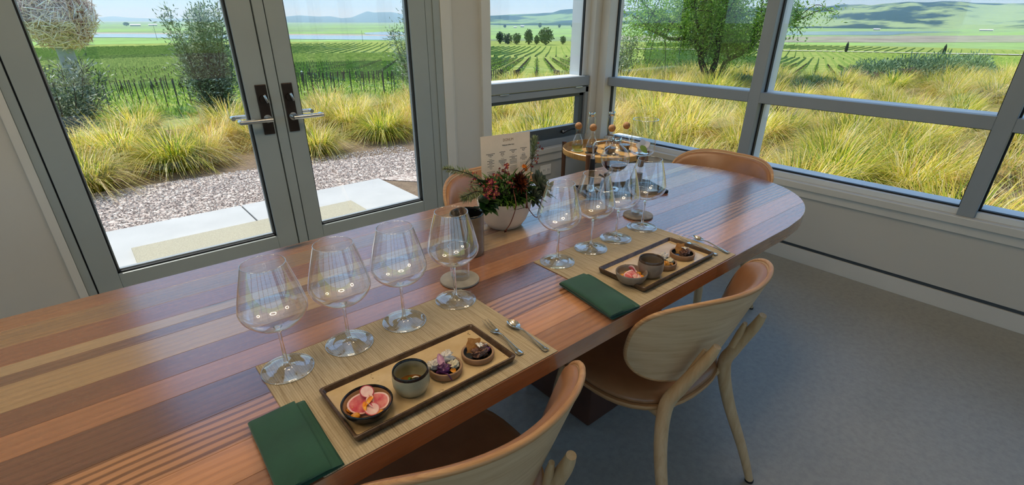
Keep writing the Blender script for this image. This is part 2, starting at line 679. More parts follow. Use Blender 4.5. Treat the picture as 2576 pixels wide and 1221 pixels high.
MB().box(-0.159, YD + 0.010, 0.02, -0.151, YD + 0.05, 2.41).build('trim_17', M['gasket'], smooth=False)['kind'] = 'structure'
MB().box(1.699, YD + 0.010, 0.02, 1.706, YD + 0.05, 2.41).build('trim_18', M['gasket'], smooth=False)['kind'] = 'structure'
dl = door_leaf(1, -0.152, 0.764, -0.060, 0.660, 0.731, -1)
dr = door_leaf(2, 0.823, 1.700, 0.912, 1.597, 0.857, 1)
MB().box(0.7645, YD + 0.012, 0.02, 0.8225, YD + 0.03, 2.41).build('seal', M['gasket'], dr, smooth=False)
MB().box(0.769, YD - 0.012, 0.02, 0.818, YD + 0.05, 2.41).build('astragal', M['doorpaint'], dr, bevel=0.003, smooth=False)


# ------------------------------------------------------------------ the window beside the doors: fixed pane above, hopper sash below
w1 = put('window_1', None)
w1['kind'] = 'structure'
wx0, wx1 = 2.168, 3.165
fy0, fy1 = YD + 0.012, YD + 0.115
MB().box(wx0, YD - 0.002, 0.938, wx1, YD + 0.049, 1.008).build('middle_rail', M['frame'], w1, bevel=0.003, smooth=False)
MB().box(wx0, YD + 0.054, 0.940, wx1, fy1 + 0.06, 1.008).build('outer_rail', M['outerframe_daylit'], w1, bevel=0.003, smooth=False)
MB().box(wx0, fy0, 1.008, wx0 + 0.012, fy1, 2.48).build('side_frame', M['frame'], w1, bevel=0.002, seg=1, smooth=False)
MB().box(wx1 - 0.050, fy0 + 0.025, 1.008, wx1 + 0.004, fy1 + 0.06, 2.48).build('side_frame', M['outerframe_daylit'], w1, bevel=0.002, seg=1, smooth=False)
MB().box(wx0, fy0, 2.43, wx1, fy1, 2.50).build('top_rail', M['frame'], w1, bevel=0.002, seg=1, smooth=False)
MB().box(wx0, fy0, 0.510, wx1, fy1, 0.560).build('sill_rail', M['frame'], w1, bevel=0.003, smooth=False)
MB().box(wx0 + 0.012, YD + 0.050, 1.008, wx1 - 0.05, YD + 0.053, 2.43).build('pane', M['pane'], w1, smooth=False)
gasket('x', wx0 + 0.010, wx1 - 0.048, 1.006, 2.43, YD + 0.052, w1, 0.009, 0.01, False)
sf = MB()
for b in ((wx0, 0.886, wx1, 0.930), (wx0, 0.560, wx0 + 0.010, 0.930), (wx1 - 0.034, 0.560, wx1, 0.930)):
    sf.box(b[0], YD + 0.004, b[1], b[2], YD + 0.05, b[3])
sf.build('hopper_frame', M['frame'], w1, bevel=0.003, smooth=False)
sf = MB()
for b in ((wx0 + 0.010, 0.862, wx1 - 0.034, 0.886), (wx0 + 0.010, 0.566, wx1 - 0.034, 0.645), (wx0 + 0.010, 0.6, wx0 + 0.018, 0.886), (wx1 - 0.082, 0.566, wx1 - 0.034, 0.886)):
    sf.box(b[0], YD + 0.024, b[1], b[2], YD + 0.075, b[3])
sa = sf.build('hopper_sash', M['sash'], w1, bevel=0.002, seg=1, smooth=False)
MB().box(wx0 + 0.018, YD + 0.054, 0.645, wx1 - 0.082, YD + 0.057, 0.862).build('pane', M['pane'], w1, smooth=False)
h = MB()
h.tube([(2.90, YD + 0.022, 0.605), (2.90, YD - 0.006, 0.605)], 0.011, 14)
h.tube([(2.885, YD - 0.006, 0.600), (2.92, YD - 0.012, 0.612), (2.97, YD - 0.016, 0.622), (3.01, YD - 0.012, 0.618)], [0.008, 0.007, 0.0065, 0.008], 10)
h.build('hopper_handle', M['gasket'], sa)
for x in (2.30, 3.05):
    MB().box(x - 0.05, YD - 0.010, 0.928, x + 0.03, YD + 0.006, 0.935).build('catch', M['steel'], w1, bevel=0.002, smooth=False)

# ------------------------------------------------------------------ the glazed right wall: posts, one rail, panes
w2 = put('window_2', None)
w2['kind'] = 'structure'
gx = XW + 0.062
rail_edges = [2.690]
y = 1.547
while y > YB + 0.6:
    MB().box(XW, y - 0.071, 0.510, gx, y, 2.50).build('mullion', M['frame'], w2, bevel=0.002, seg=1, smooth=False)
    MB().box(gx + 0.001, y - 0.070, 0.510, XW + 0.185, y - 0.001, 2.50).build('outer_mullion', M['outerframe_daylit'], w2, bevel=0.002, seg=1, smooth=False)
    rail_edges += [y, y - 0.071]
    y -= 1.189
rail_edges.append(YB + 0.4)
for a, b in zip(rail_edges[0::2], rail_edges[1::2]):
    MB().box(XW + 0.0005, b, 0.934, gx - 0.002, a, 0.996).build('rail', M['frame'], w2, bevel=0.002, seg=1, smooth=False)
    MB().box(gx + 0.001, b, 0.936, XW + 0.180, a, 0.9955).build('outer_rail', M['outerframe_daylit'], w2, bevel=0.002, seg=1, smooth=False)
    MB().box(XW + 0.022, b, 0.490, XW + 0.210, a, 0.538).build('sill_rail', M['outerframe_daylit'], w2, bevel=0.002, seg=1, smooth=False)
    MB().box(XW + 0.004, b, 2.44, XW + 0.118, a, 2.50).build('top_rail', M['frame'], w2, bevel=0.002, seg=1, smooth=False)
    for z0, z1 in ((0.538, 0.934), (0.996, 2.44)):
        MB().box(gx - 0.0015, b, z0, gx + 0.0015, a, z1).build('pane', M['pane'], w2, smooth=False)
        gasket('y', b, a, z0, z1, gx, w2, 0.008, 0.012, z0 < 0.9)

# wall outlet beside the corner
ol = thing('wall_outlet', (2.712, YD, 0.335), 0, 'white double power outlet low on the wall under the window', 'outlet')
MB().box(-0.058, -0.006, -0.040, 0.058, 0.0, 0.040).build('cover_plate', M['plate_white'], ol, bevel=0.003, smooth=False)
for s_ in (-1, 1):
    f = MB().box(s_ * 0.024 - 0.019, -0.009, -0.015, s_ * 0.024 + 0.019, -0.004, 0.015).build('socket', M['plate_white'], ol, bevel=0.003, smooth=False)
    g = MB()
    g.box(s_ * 0.024 - 0.009, -0.0096, 0.002, s_ * 0.024 - 0.002, -0.008, 0.005)
    g.box(s_ * 0.024 - 0.009, -0.0096, -0.006, s_ * 0.024 - 0.002, -0.008, -0.003)
    g.box(s_ * 0.024 + 0.006, -0.0096, -0.003, s_ * 0.024 + 0.011, -0.008, 0.002)
    g.build('slots', M['slot'], f, smooth=False)


# ------------------------------------------------------------------ ring lamps over the table (their glow shows in spoon and glasses)
def lamp_glow():
    s = NT('warm_lamp_diffuser')
    s.t.nodes.remove(s.b)
    e = s.n('ShaderNodeEmission')
    e.inputs['Color'].default_value = (1.0, 0.78, 0.54, 1)
    e.inputs['Strength'].default_value = LAMP_STRENGTH
    s.l(e.outputs[0], s.out.inputs['Surface'])
    return s.m


LAMP_STRENGTH = 37.0
M['glow'] = lamp_glow()
M['lampmetal'] = plain('lamp_metal', '#2b2a28', 0.4, 0.8)
for lx, ly, lb in ((1.62, 1.0, 'warm ring lamp hanging above the rounded table end'), (0.30, 1.0, 'warm ring lamp hanging above the middle of the table'), (-1.05, 1.0, 'warm ring lamp hanging above the far left of the table')):
    lp = thing('ring_lamp', (lx, ly, 2.55), 0, lb, 'lamp', 'ring lamps over the table')
    t = MB()
    t.grid(lambda u, v: ((0.20 + 0.022 * math.cos(2 * PI * v)) * math.cos(2 * PI * u), (0.20 + 0.022 * math.cos(2 * PI * v)) * math.sin(2 * PI * u), 0.016 * math.sin(2 * PI * v)), 40, 9, True)
    t.build('diffuser', M['glow'], lp)
    t = MB()
    for k in range(3):
        a = 2 * PI * k / 3
        t.tube([(0.20 * math.cos(a), 0.20 * math.sin(a), 0.014), (0, 0, 0.36)], 0.0015, 6)
    t.build('cable', M['lampmetal'], lp)
    MB().lathe([(0, 0.37), (0.05, 0.37), (0.05, 0.40), (0, 0.40)], 24).build('ceiling_cup', M['lampmetal'], lp)
# ------------------------------------------------------------------ the table
def plank_wood():
    s = NT('table_wood')
    oi = s.n('ShaderNodeObjectInfo')
    tc = s.n('ShaderNodeTexCoord')
    off = s.n('ShaderNodeVectorMath', operation='SCALE')
    s.l(tc.outputs['Object'], off.inputs[0])
    off.inputs['Scale'].default_value = 1.0
    ad = s.n('ShaderNodeVectorMath', operation='ADD')
    cmb = s.n('ShaderNodeCombineXYZ')
    for i, k in enumerate((37.0, 11.0, 5.0)):
        m_ = s.n('ShaderNodeMath', operation='MULTIPLY')
        m_.inputs[1].default_value = k
        s.l(oi.outputs['Random'], m_.inputs[0])
        s.l(m_.outputs[0], cmb.inputs[i])
    s.l(off.outputs[0], ad.inputs[0])
    s.l(cmb.outputs[0], ad.inputs[1])

    def mapped(sc):
        mp = s.n('ShaderNodeMapping')
        mp.inputs['Scale'].default_value = sc
        s.l(ad.outputs[0], mp.inputs[0])
        return mp.outputs[0]
    broad = s.noise(mapped((0.9, 9, 9)), 2.0, 3, 0.5, 0.6)
    grain = s.noise(mapped((2.5, 70, 70)), 3.0, 4, 0.6, 0.5)
    wv = s.n('ShaderNodeTexWave', wave_type='BANDS', bands_direction='Y')
    s.l(mapped((0.35, 1, 1)), wv.inputs['Vector'])
    wv.inputs['Scale'].default_value = 17
    wv.inputs['Distortion'].default_value = 5.0
    wv.inputs['Detail'].default_value = 2.0
    wv.inputs['Detail Scale'].default_value = 0.6
    base = oi.outputs['Color']
    dark = s.mix(1.0, base, (0.50, 0.43, 0.40, 1), 'MULTIPLY')
    light = s.mix(1.0, base, (1.28, 1.22, 1.12, 1), 'MULTIPLY')
    c = s.mix(s.ramp(broad, [(0.30, (0, 0, 0, 1)), (0.72, (1, 1, 1, 1))]), light, base)
    c = s.mix(s.ramp(grain, [(0.46, (0, 0, 0, 1)), (0.78, (0.30, 0.30, 0.30, 1))]), c, dark)
    # strongly striped boards carry more of the band pattern (alpha of the board colour)
    band = s.ramp(wv.outputs['Fac'], [(0.45, (0, 0, 0, 1)), (0.85, (1, 1, 1, 1))])
    bm = s.n('ShaderNodeMath', operation='MULTIPLY')
    s.l(band, bm.inputs[0])
    s.l(oi.outputs['Alpha'], bm.inputs[1])
    c = s.mix(bm.outputs[0], c, dark)
    # knots
    vo = s.n('ShaderNodeTexVoronoi')
    s.l(mapped((1.5, 5, 5)), vo.inputs['Vector'])
    vo.inputs['Scale'].default_value = 0.8
    kn = s.ramp(vo.outputs['Distance'], [(0.02, (1, 1, 1, 1)), (0.09, (0, 0, 0, 1))])
    c = s.mix(kn, c, (0.02, 0.012, 0.010, 1))
    s.color(c)
    rg = s.ramp(grain, [(0.3, (0.24, 0.24, 0.24, 1)), (0.8, (0.33, 0.33, 0.33, 1))])
    s.l(rg, s.b.inputs['Roughness'])
    s.b.inputs['Specular IOR Level'].default_value = 0.3
    s.b.inputs['Coat Weight'].default_value = 1.0
    s.b.inputs['Coat IOR'].default_value = 2.15
    s.b.inputs['Coat Roughness'].default_value = 0.2
    return s.m


M['plank'] = plank_wood()
TZ = 0.75
TX0, TX1 = -1.75, 2.305
TYC, THW = 1.08, 0.475


def tend(y):
    t = min(1.0, abs((y - TYC) / THW))
    return 1.75 + 0.555 * (1 - t ** 2.3) ** (1 / 2.3)


def tstart(y):
    t = min(1.0, abs((y - TYC) / THW))
    return TX0 + 0.555 - 0.555 * (1 - t ** 2.3) ** (1 / 2.3)


table = thing('dining_table', (0, 0, 0), 0, 'long wooden tasting table of many brown planks with a rounded end', 'table')
edges = [1.555, 1.480, 1.392, 1.305, 1.262, 1.222, 1.123, 1.045, 0.972, 0.870, 0.770, 0.685, 0.605]
tones = ['#9a6c4a', '#a6845f', '#90644a', '#c0a680', '#7e604c', '#b89872', '#7c5443', '#9f7053', '#724e41', '#c08f68', '#cb966c', '#ab7a5a']
alph = [0.15, 0.25, 0.2, 0.1, 0.3, 0.2, 0.15, 0.2, 0.3, 1.0, 0.3, 0.35]
random.seed(5)
for i, (y1, y0) in enumerate(zip(edges, edges[1:])):
    # boards of random length end to end within one strip
    cuts = [TX0 - 0.2, random.uniform(-0.95, -0.55) if i % 3 == 0 else None, random.uniform(0.9, 1.5) if i % 2 else None, 2.6]
    cuts = [c for c in cuts if c is not None]
    for j, (a, b) in enumerate(zip(cuts, cuts[1:])):
        n = 9
        poly = []
        ys = [y0 + (y1 - y0) * k / (n - 1) for k in range(n)]
        g = 0.00018
        ys[0] += g
        ys[-1] -= g
        for yy in ys:
            poly.append((min(b - g, tend(yy)), yy))
        for yy in reversed(ys):
            poly.append((max(a + g, tstart(yy)), yy))
        clean = []
        for p in poly:
            if not clean or math.hypot(p[0] - clean[-1][0], p[1] - clean[-1][1]) > 1e-4:
                clean.append(p)
        b_ = MB().prism(clean, TZ - 0.045, TZ)
        o = b_.build('plank', M['plank'], table, bevel=0.0006, seg=1, angle=25)
        c = lin(tones[i])
        k = random.uniform(0.86, 1.14)
        if j == len(cuts) - 2 and i % 2:
            k *= 0.9
        o.color = (c[0] * k, c[1] * k * random.uniform(0.96, 1.04), c[2] * k, alph[i])
M['tablebase'] = plain('dark_base_wood', '#4a2a1c', 0.5, var=0.2, scale=8)
for x in (-0.9, 1.35):
    MB().box(x - 0.20, 0.90, 0.0, x + 0.20, 1.26, TZ - 0.045).build('pedestal', M['tablebase'], table, bevel=0.01)
MB().box(-0.75, 1.02, 0.25, 1.2, 1.14, 0.36).build('stretcher', M['tablebase'], table, bevel=0.006)


# ------------------------------------------------------------------ chairs
def oak(name, h1, h2, rough=0.45, sc=(2, 30, 30)):
    s = NT(name)
    v = s.coord('Object', sc)
    f = s.noise(v, 2.2, 5, 0.6, 0.4)
    s.color(s.ramp(f, [(0.3, lin(h1)), (0.7, lin(h2))]))
    s.set(Roughness=rough)
    s.bump(f, 0.05, 0.002)
    return s.m


def leather():
    s = NT('tan_leather')
    v = s.coord('Object')
    big = s.noise(v, 7, 4)
    fine = s.noise(v, 420, 3)
    s.color(s.ramp(big, [(0.3, lin('#8a5e3a')), (0.7, lin('#a87850'))]))
    s.set(Roughness=0.36)
    s.b.inputs['Specular IOR Level'].default_value = 0.6
    s.bump(fine, 0.12, 0.001)
    return s.m


M['oak'] = oak('pale_oak', '#b89468', '#cdb088', sc=(30, 30, 3))
M['shell'] = oak('oak_veneer', '#c2a078', '#d8bc96', sc=(3, 3, 34))
M['ply'] = oak('plywood_edge', '#a9794c', '#d3a878', sc=(1, 1, 120))
M['leather'] = leather()


def shell_pt(u, v, off=0.0):
    """u along the width -1..1, v up the height -1..1 of the wrapped back; off towards the sitter"""
    # superellipse outline
    th = u * 0.96
    zc, hh = 0.650, 0.152
    half = hh * max(0.0, 1 - abs(u) ** 3.0) ** (1 / 2.6)
    z = zc + 0.012 * abs(u) + v * half
    R = 0.285 + (z - 0.49) * 0.16 - off
    yc = 0.005 - (z - 0.49) * 0.16
    return Vector((R * math.sin(th), yc - R * math.cos(th) + 0.06, z))


def shell_solid(off0, off1, nu=41, nv=13, shrink=1.0):
    mb = MB()

    def sv(t):
        a = t * 2 - 1
        return max(-0.9999, min(0.9999, a)) * shrink
    us = [math.sin((i / (nu - 1) * 2 - 1) * PI / 2) * 0.99995 * shrink for i in range(nu)]
    vs = [math.sin((j / (nv - 1) * 2 - 1) * PI / 2) * shrink for j in range(nv)]
    A = [[shell_pt(u, v, off0) for u in us] for v in vs]
    B = [[shell_pt(u, v, off1) for u in us] for v in vs]
    pts = [p for row in A for p in row] + [p for row in B for p in row]
    o = nu * nv
    fs = []
    for j in range(nv - 1):
        for i in range(nu - 1):
            a, b, c, d = j * nu + i, j * nu + i + 1, (j + 1) * nu + i + 1, (j + 1) * nu + i
            fs.append((a, b, c, d))
            fs.append((o + a, o + d, o + c, o + b))
    for i in range(nu - 1):
        fs.append((i, o + i, o + i + 1, i + 1))
        k = (nv - 1) * nu
        fs.append((k + i, k + i + 1, o + k + i + 1, o + k + i))
    for j in range(nv - 1):
        fs.append((j * nu, (j + 1) * nu, o + (j + 1) * nu, o + j * nu))
        k = nu - 1
        fs.append((j * nu + k, o + j * nu + k, o + (j + 1) * nu + k, (j + 1) * nu + k))
    mb.add(pts, fs)
    return mb


def pad_solid(off0, bulge, nu=41, nv=17, shrink=0.955):
    mb = MB()
    us = [math.sin((i / (nu - 1) * 2 - 1) * PI / 2) * 0.9995 for i in range(nu)]
    vs = [math.sin((j / (nv - 1) * 2 - 1) * PI / 2) for j in range(nv)]
    A = [[shell_pt(u * shrink, v * shrink, off0) for u in us] for v in vs]
    B = [[shell_pt(u * shrink, v * shrink, off0 + 0.006 + bulge * (max(0, 1 - abs(u) ** 6) * max(0, 1 - abs(v) ** 6)) ** 0.5) for u in us] for v in vs]
    pts = [p for row in A for p in row] + [p for row in B for p in row]
    o = nu * nv
    fs = []
    for j in range(nv - 1):
        for i in range(nu - 1):
            a, b, c, d = j * nu + i, j * nu + i + 1, (j + 1) * nu + i + 1, (j + 1) * nu + i
            fs.append((a, b, c, d))
            fs.append((o + a, o + d, o + c, o + b))
    for i in range(nu - 1):
        fs.append((i, o + i, o + i + 1, i + 1))
        k = (nv - 1) * nu
        fs.append((k + i, k + i + 1, o + k + i + 1, o + k + i))
    for j in range(nv - 1):
        fs.append((j * nu, (j + 1) * nu, o + (j + 1) * nu, o + j * nu))
        k = nu - 1
        fs.append((j * nu + k, o + j * nu + k, o + (j + 1) * nu + k, (j + 1) * nu + k))
    mb.add(pts, fs)
    return mb


def smooth_path(pts, n=8):
    """Catmull-Rom through points that may carry extra values (radius...)"""
    out = []
    P = [pts[0]] + list(pts) + [pts[-1]]
    for i in range(1, len(P) - 2):
        for k in range(n):
            t = k / n
            q = []
            for a, b, c, d in zip(P[i - 1], P[i], P[i + 1], P[i + 2]):
                q.append(0.5 * (2 * b + (c - a) * t + (2 * a - 5 * b + 4 * c - d) * t * t + (3 * b - a - 3 * c + d) * t ** 3))
            out.append(tuple(q))
    out.append(tuple(pts[-1]))
    return out


def make_chair(label):
    t = thing('dining_chair', (0, 0, 0), 0, label, 'chair', 'oak and leather chairs around the table')
    pr = []
    N = 40
    # seat: rounded plywood pan and a leather cushion

    def seat_ring(k, r, z):
        a = 2 * PI * k / N
        c, s_ = math.cos(a), math.sin(a)
        e = 2.5
        q = (abs(c) ** e + abs(s_) ** e) ** (-1 / e)
        return (0.240 * r * q * c, 0.232 * r * q * s_, z)

    def seat_mb(prof):
        mb = MB()
        rings = []
        vs, fs = [], []
        for r, z in prof:
            if r == 0:
                rings.append([len(vs)])
                vs.append((0, 0, z))
            else:
                rings.append(list(range(len(vs), len(vs) + N)))
                vs += [seat_ring(k, r, z) for k in range(N)]
        for a, b in zip(rings, rings[1:]):
            for k in range(N):
                k2 = (k + 1) % N
                if len(a) == 1:
                    fs.append((a[0], b[k2], b[k]))
                elif len(b) == 1:
                    fs.append((a[k], a[k2], b[0]))
                else:
                    fs.append((a[k], a[k2], b[k2], b[k]))
        return mb.add(vs, fs)
    seat_mb([(0, 0.402), (0.80, 0.402), (0.95, 0.410), (1.0, 0.424), (0.995, 0.434), (0, 0.434)]).build('seat_pan', M['ply'], t, angle=50)
    seat_mb([(0, 0.4345), (0.955, 0.4345), (0.972, 0.442), (0.955, 0.452), (0.85, 0.462), (0.6, 0.464), (0.3, 0.459), (0, 0.457)]).build('seat_cushion', M['leather'], t, angle=80)
    shell_solid(0.0, 0.011).build('backrest', M['shell'], t, angle=50)
    # plywood rim: a thin band along the outline
    rim = []
    for k in range(120):
        a = 2 * PI * k / 120
        uu = math.cos(a) * 0.9999
        vv = 1.0 if math.sin(a) >= 0 else -1.0
        rim.append(shell_pt(uu, vv, 0.0055))
    mbr = MB()
    path = rim + [rim[0]]
    mbr.tube(path, 0.0066, 8, caps=False)
    mbr.build('backrest_rim', M['ply'], t, angle=80)
    pad_solid(0.0115, 0.018).build('back_pad', M['leather'], t, angle=70)
    for s_ in (-1, 1):
        p = [(s_ * 0.115, -0.302, 0.676, 0.010), (s_ * 0.120, -0.287, 0.63, 0.0145), (s_ * 0.136, -0.240, 0.52, 0.0185), (s_ * 0.152, -0.216, 0.44, 0.0200), (s_ * 0.180, -0.243, 0.30, 0.0185), (s_ * 0.214, -0.312, 0.12, 0.0150), (s_ * 0.230, -0.352, 0.006, 0.0125)]
        q = smooth_path(p, 6)
        lg = MB().tube([x[:3] for x in q], [x[3] for x in q], 14, up=(1, 0, 0)).build('leg', M['oak'], t, angle=60)
        MB().tube([(s_ * 0.230, -0.352, 0.0), (s_ * 0.230, -0.352, 0.007)], 0.014, 12).build('glide', M['gasket'], lg)
        # block that carries the shell
        MB().tube([(s_ * 0.100, -0.268, 0.640), (s_ * 0.106, -0.258, 0.60), (s_ * 0.118, -0.240, 0.54)], [0.006, 0.010, 0.010], 10).build('back_support', M['oak'], t)
        p = [(s_ * 0.150, 0.150, 0.405, 0.019), (s_ * 0.172, 0.168, 0.28, 0.018), (s_ * 0.200, 0.195, 0.006, 0.0125)]
        q = smooth_path(p, 6)
        lg = MB().tube([x[:3] for x in q], [x[3] for x in q], 14, up=(1, 0, 0)).build('leg', M['oak'], t, angle=60)
        MB().tube([(s_ * 0.200, 0.195, 0.0), (s_ * 0.200, 0.195, 0.007)], 0.013, 12).build('glide', M['gasket'], lg)
        MB().tube([(s_ * 0.150, -0.205, 0.412), (s_ * 0.118, -0.06, 0.392), (s_ * 0.152, 0.150, 0.392)], [0.017, 0.014, 0.017], 12, flat=0.8).build('side_rail', M['oak'], t)
    MB().tube([(-0.14, 0.135, 0.390), (0.14, 0.135, 0.390)], 0.014, 10).build('cross_rail', M['oak'], t)
    MB().tube([(-0.150, -0.20, 0.418), (0.150, -0.20, 0.418)], 0.015, 10).build('cross_rail', M['oak'], t)
    return t


chair = make_chair('oak chair with tan leather seat nearest the camera, cropped by the lower picture edge')
chair.location = (0.400, 0.737, 0)
_ = dup(chair, (1.157, 0.740, 0), RAD(-1), 'oak and tan leather chair standing fully in view on the open floor side')
_ = dup(chair, (2.128, 1.150, 0), RAD(91), 'oak chair at the rounded table end with its back to the big windows')
_ = dup(chair, (1.275, 1.440, 0), RAD(180), 'oak chair behind the flower pot with its back to the glass doors')

# ------------------------------------------------------------------ place settings: mats, trays, bowls, napkins, cutlery, glasses


def woven():
    s = NT('woven_bamboo')
    v = s.coord('Object', (1, 1, 1), (0, 0, PI / 2))
    br = s.n('ShaderNodeTexBrick')
    s.l(v, br.inputs['Vector'])
    br.offset = 0.37
    br.offset_frequency = 2
    br.inputs['Color1'].default_value = lin('#ac9a7a')
    br.inputs['Color2'].default_value = lin('#c2b396')
    br.inputs['Mortar'].default_value = lin('#84724f')
    br.inputs['Scale'].default_value = 1.0
    br.inputs['Mortar Size'].default_value = 0.0006
    br.inputs['Mortar Smooth'].default_value = 0.3
    br.inputs['Bias'].default_value = 0.15
    br.inputs['Brick Width'].default_value = 0.055
    br.inputs['Row Height'].default_value = 0.0042
    v2 = s.coord('Object', (260, 9, 1))
    n = s.noise(v2, 1.0, 3, 0.6)
    stripes = s.ramp(n, [(0.30, lin('#826e50')), (0.42, lin('#ae9c7a')), (0.62, lin('#c6b898'))])
    s.color(s.mix(0.55, br.outputs['Color'], stripes))
    s.set(Roughness=0.65)
    s.bump(br.outputs['Fac'], -0.35, 0.0012)
    return s.m


M['woven'] = woven()
M['glaze'] = NT('tan_glaze').m


def glaze_tan():
    s = NT('tan_glaze')
    v = s.coord('Object')
    a = s.noise(v, 9, 5, 0.6)
    c = s.ramp(a, [(0.3, lin('#bfa274')), (0.6, lin('#d8c196')), (0.8, lin('#c8ad80'))])
    d = s.noise(v, 55, 6, 0.7)
    sp = s.ramp(d, [(0.64, (0, 0, 0, 1)), (0.70, (1, 1, 1, 1))])
    s.color(s.mix(sp, c, lin('#5c4326')))
    s.set(Roughness=0.16)
    return s.m


def glaze_dark(name='dark_glaze', a='#3a2b20', b='#5f4a37'):
    s = NT(name)
    v = s.coord('Object')
    n = s.noise(v, 35, 6, 0.65)
    s.color(s.ramp(n, [(0.3, lin(a)), (0.65, lin(b))]))
    s.set(Roughness=0.2)
    s.bump(n, 0.15, 0.003)
    return s.m


M['glaze'] = glaze_tan()
M['glaze_dark'] = glaze_dark()
M['black_glaze'] = glaze_dark('black_glaze', '#141414', '#262523')
M['celadon'] = plain('grey_green_glaze', '#a8a68a', 0.22, var=0.10, scale=30)
M['stoneware'] = plain('grey_brown_stoneware', '#8e8273', 0.28, var=0.14, scale=40)
M['clay'] = plain('bare_clay', '#98785a', 0.6, var=0.12, scale=60)


def mat_piece(x0, x1, y0, y1, label):
    o = MB().box(-(x1 - x0) / 2, -(y1 - y0) / 2, 0, (x1 - x0) / 2, (y1 - y0) / 2, 0.0022).build('placemat', M['woven'], loc=((x0 + x1) / 2, (y0 + y1) / 2, TZ + 0.0002), bevel=0.0006, seg=1)
    return tag(o, label, 'placemat', 'woven placemats')


mat_piece(0.134, 0.648, 0.607, 0.968, 'woven tan placemat under the near tray and the near row of glasses')
mat_piece(0.908, 1.416, 0.608, 0.968, 'woven tan placemat under the far tray, close to the rounded table end')
MZ = TZ + 0.0026


def tray(x0, x1, y0, y1, label, seed):
    w, l = (x1 - x0) / 2, (y1 - y0) / 2
    t = thing('serving_tray', ((x0 + x1) / 2, (y0 + y1) / 2, MZ), 0, label, 'tray', 'long rectangular ceramic trays')

    def loop(ix, z, r, n=6):
        pts = []
        for cx, cy, a0 in ((w - ix - r, l - ix - r, 0), (-(w - ix - r), l - ix - r, 90), (-(w - ix - r), -(l - ix - r), 180), (w - ix - r, -(l - ix - r), 270)):
            for k in range(n):
                a = RAD(a0 + 90 * k / (n - 1))
                wob = 0.0009 * mnoise.noise(Vector((cx * 30 + k, cy * 30, seed)))
                pts.append((cx + (r + wob) * math.cos(a), cy + (r + wob) * math.sin(a), z + (wob * 0.8 if z > 0.01 else 0)))
        return pts

    def loft(loops, cap0=False, cap1=False):
        mb = MB()
        n = len(loops[0])
        vs = [p for lp in loops for p in lp]
        fs = []
        for i in range(len(loops) - 1):
            for k in range(n):
                k2 = (k + 1) % n
                fs.append((i * n + k, i * n + k2, (i + 1) * n + k2, (i + 1) * n + k))
        if cap0:
            fs.append(tuple(range(n - 1, -1, -1)))
        if cap1:
            e = (len(loops) - 1) * n
            fs.append(tuple(range(e, e + n)))
        return mb.add(vs, fs)
    loft([loop(0.010, 0.0, 0.006), loop(0.004, 0.003, 0.008), loop(0.0015, 0.012, 0.008), loop(0.001, 0.0155, 0.008), loop(0.0035, 0.0172, 0.007), loop(0.0065, 0.0155, 0.006), loop(0.0085, 0.009, 0.006), loop(0.0105, 0.0068, 0.005)], cap0=True).build('tray_rim', M['glaze_dark'], t, angle=70)
    loft([loop(0.0102, 0.0070, 0.005), loop(0.014, 0.0062, 0.004), loop(0.03, 0.0058, 0.004)], cap1=True).build('glazed_well', M['glaze'], t, angle=70)
    return t


T1 = tray(0.199, 0.556, 0.633, 0.797, 'long tan ceramic tray with dark rim in the near place setting', 1)
T2 = tray(0.996, 1.345, 0.637, 0.800, 'long tan ceramic tray with dark rim in the far place setting', 2)
DZ = MZ + 0.0062


def bowl(name, x, y, r, h, label, group, out_m, in_m, rim_m, tilt=0.0, wall=0.0035, base=0.62, cup=False):
    t = thing(name, (x, y, DZ), 0, label, 'bowl' if not cup else 'cup', group)
    if cup:
        outer = [(0, 0), (r * 0.70, 0), (r * 0.86, h * 0.08), (r * 1.0, h * 0.35), (r * 1.02, h * 0.62), (r * 0.985, h * 0.86)]
        rim = [(r * 0.985, h * 0.86), (r * 0.97, h * 0.96), (r * 0.945, h), (r * 0.91, h * 0.985), (r * 0.885, h * 0.90)]
        inner = [(r * 0.885, h * 0.90), (r * 0.90, h * 0.6), (r * 0.86, h * 0.30), (r * 0.6, h * 0.14), (0, h * 0.12)]
    else:
        outer = [(0, 0), (r * base, 0), (r * (base + 0.16), h * 0.12), (r * 0.93, h * 0.5), (r * 0.985, h * 0.82)]
        rim = [(r * 0.985, h * 0.82), (r, h * 0.93), (r - wall * 0.5, h), (r - wall, h * 0.94), (r - wall * 1.25, h * 0.82)]
        inner = [(r - wall * 1.25, h * 0.82), (r * 0.84, h * 0.5), (r * 0.70, h * 0.26), (0, h * 0.20)]
    MB().lathe(outer, 40).build('outside', out_m, t, angle=60)
    MB().lathe(rim, 40).build('rim', rim_m, t, angle=80)
    MB().lathe(inner, 40).build('inside', in_m, t, angle=60)
    return t


def dish(x, y, r, h, label, group):
    t = thing('shallow_dish', (x, y, DZ), 0, label, 'dish', group)
    MB().lathe([(0, 0), (r * 0.90, 0), (r * 0.96, h * 0.12), (r, h * 0.85), (r - 0.001, h), (r - 0.0045, h), (r - 0.0055, h * 0.9)], 40).build('outside', M['clay'], t, angle=50)
    MB().lathe([(r - 0.0055, h * 0.9), (r - 0.0065, h * 0.35), (r * 0.8, h * 0.28), (0, h * 0.28)], 40).build('inside', M['black_glaze'], t, angle=50)
    return t


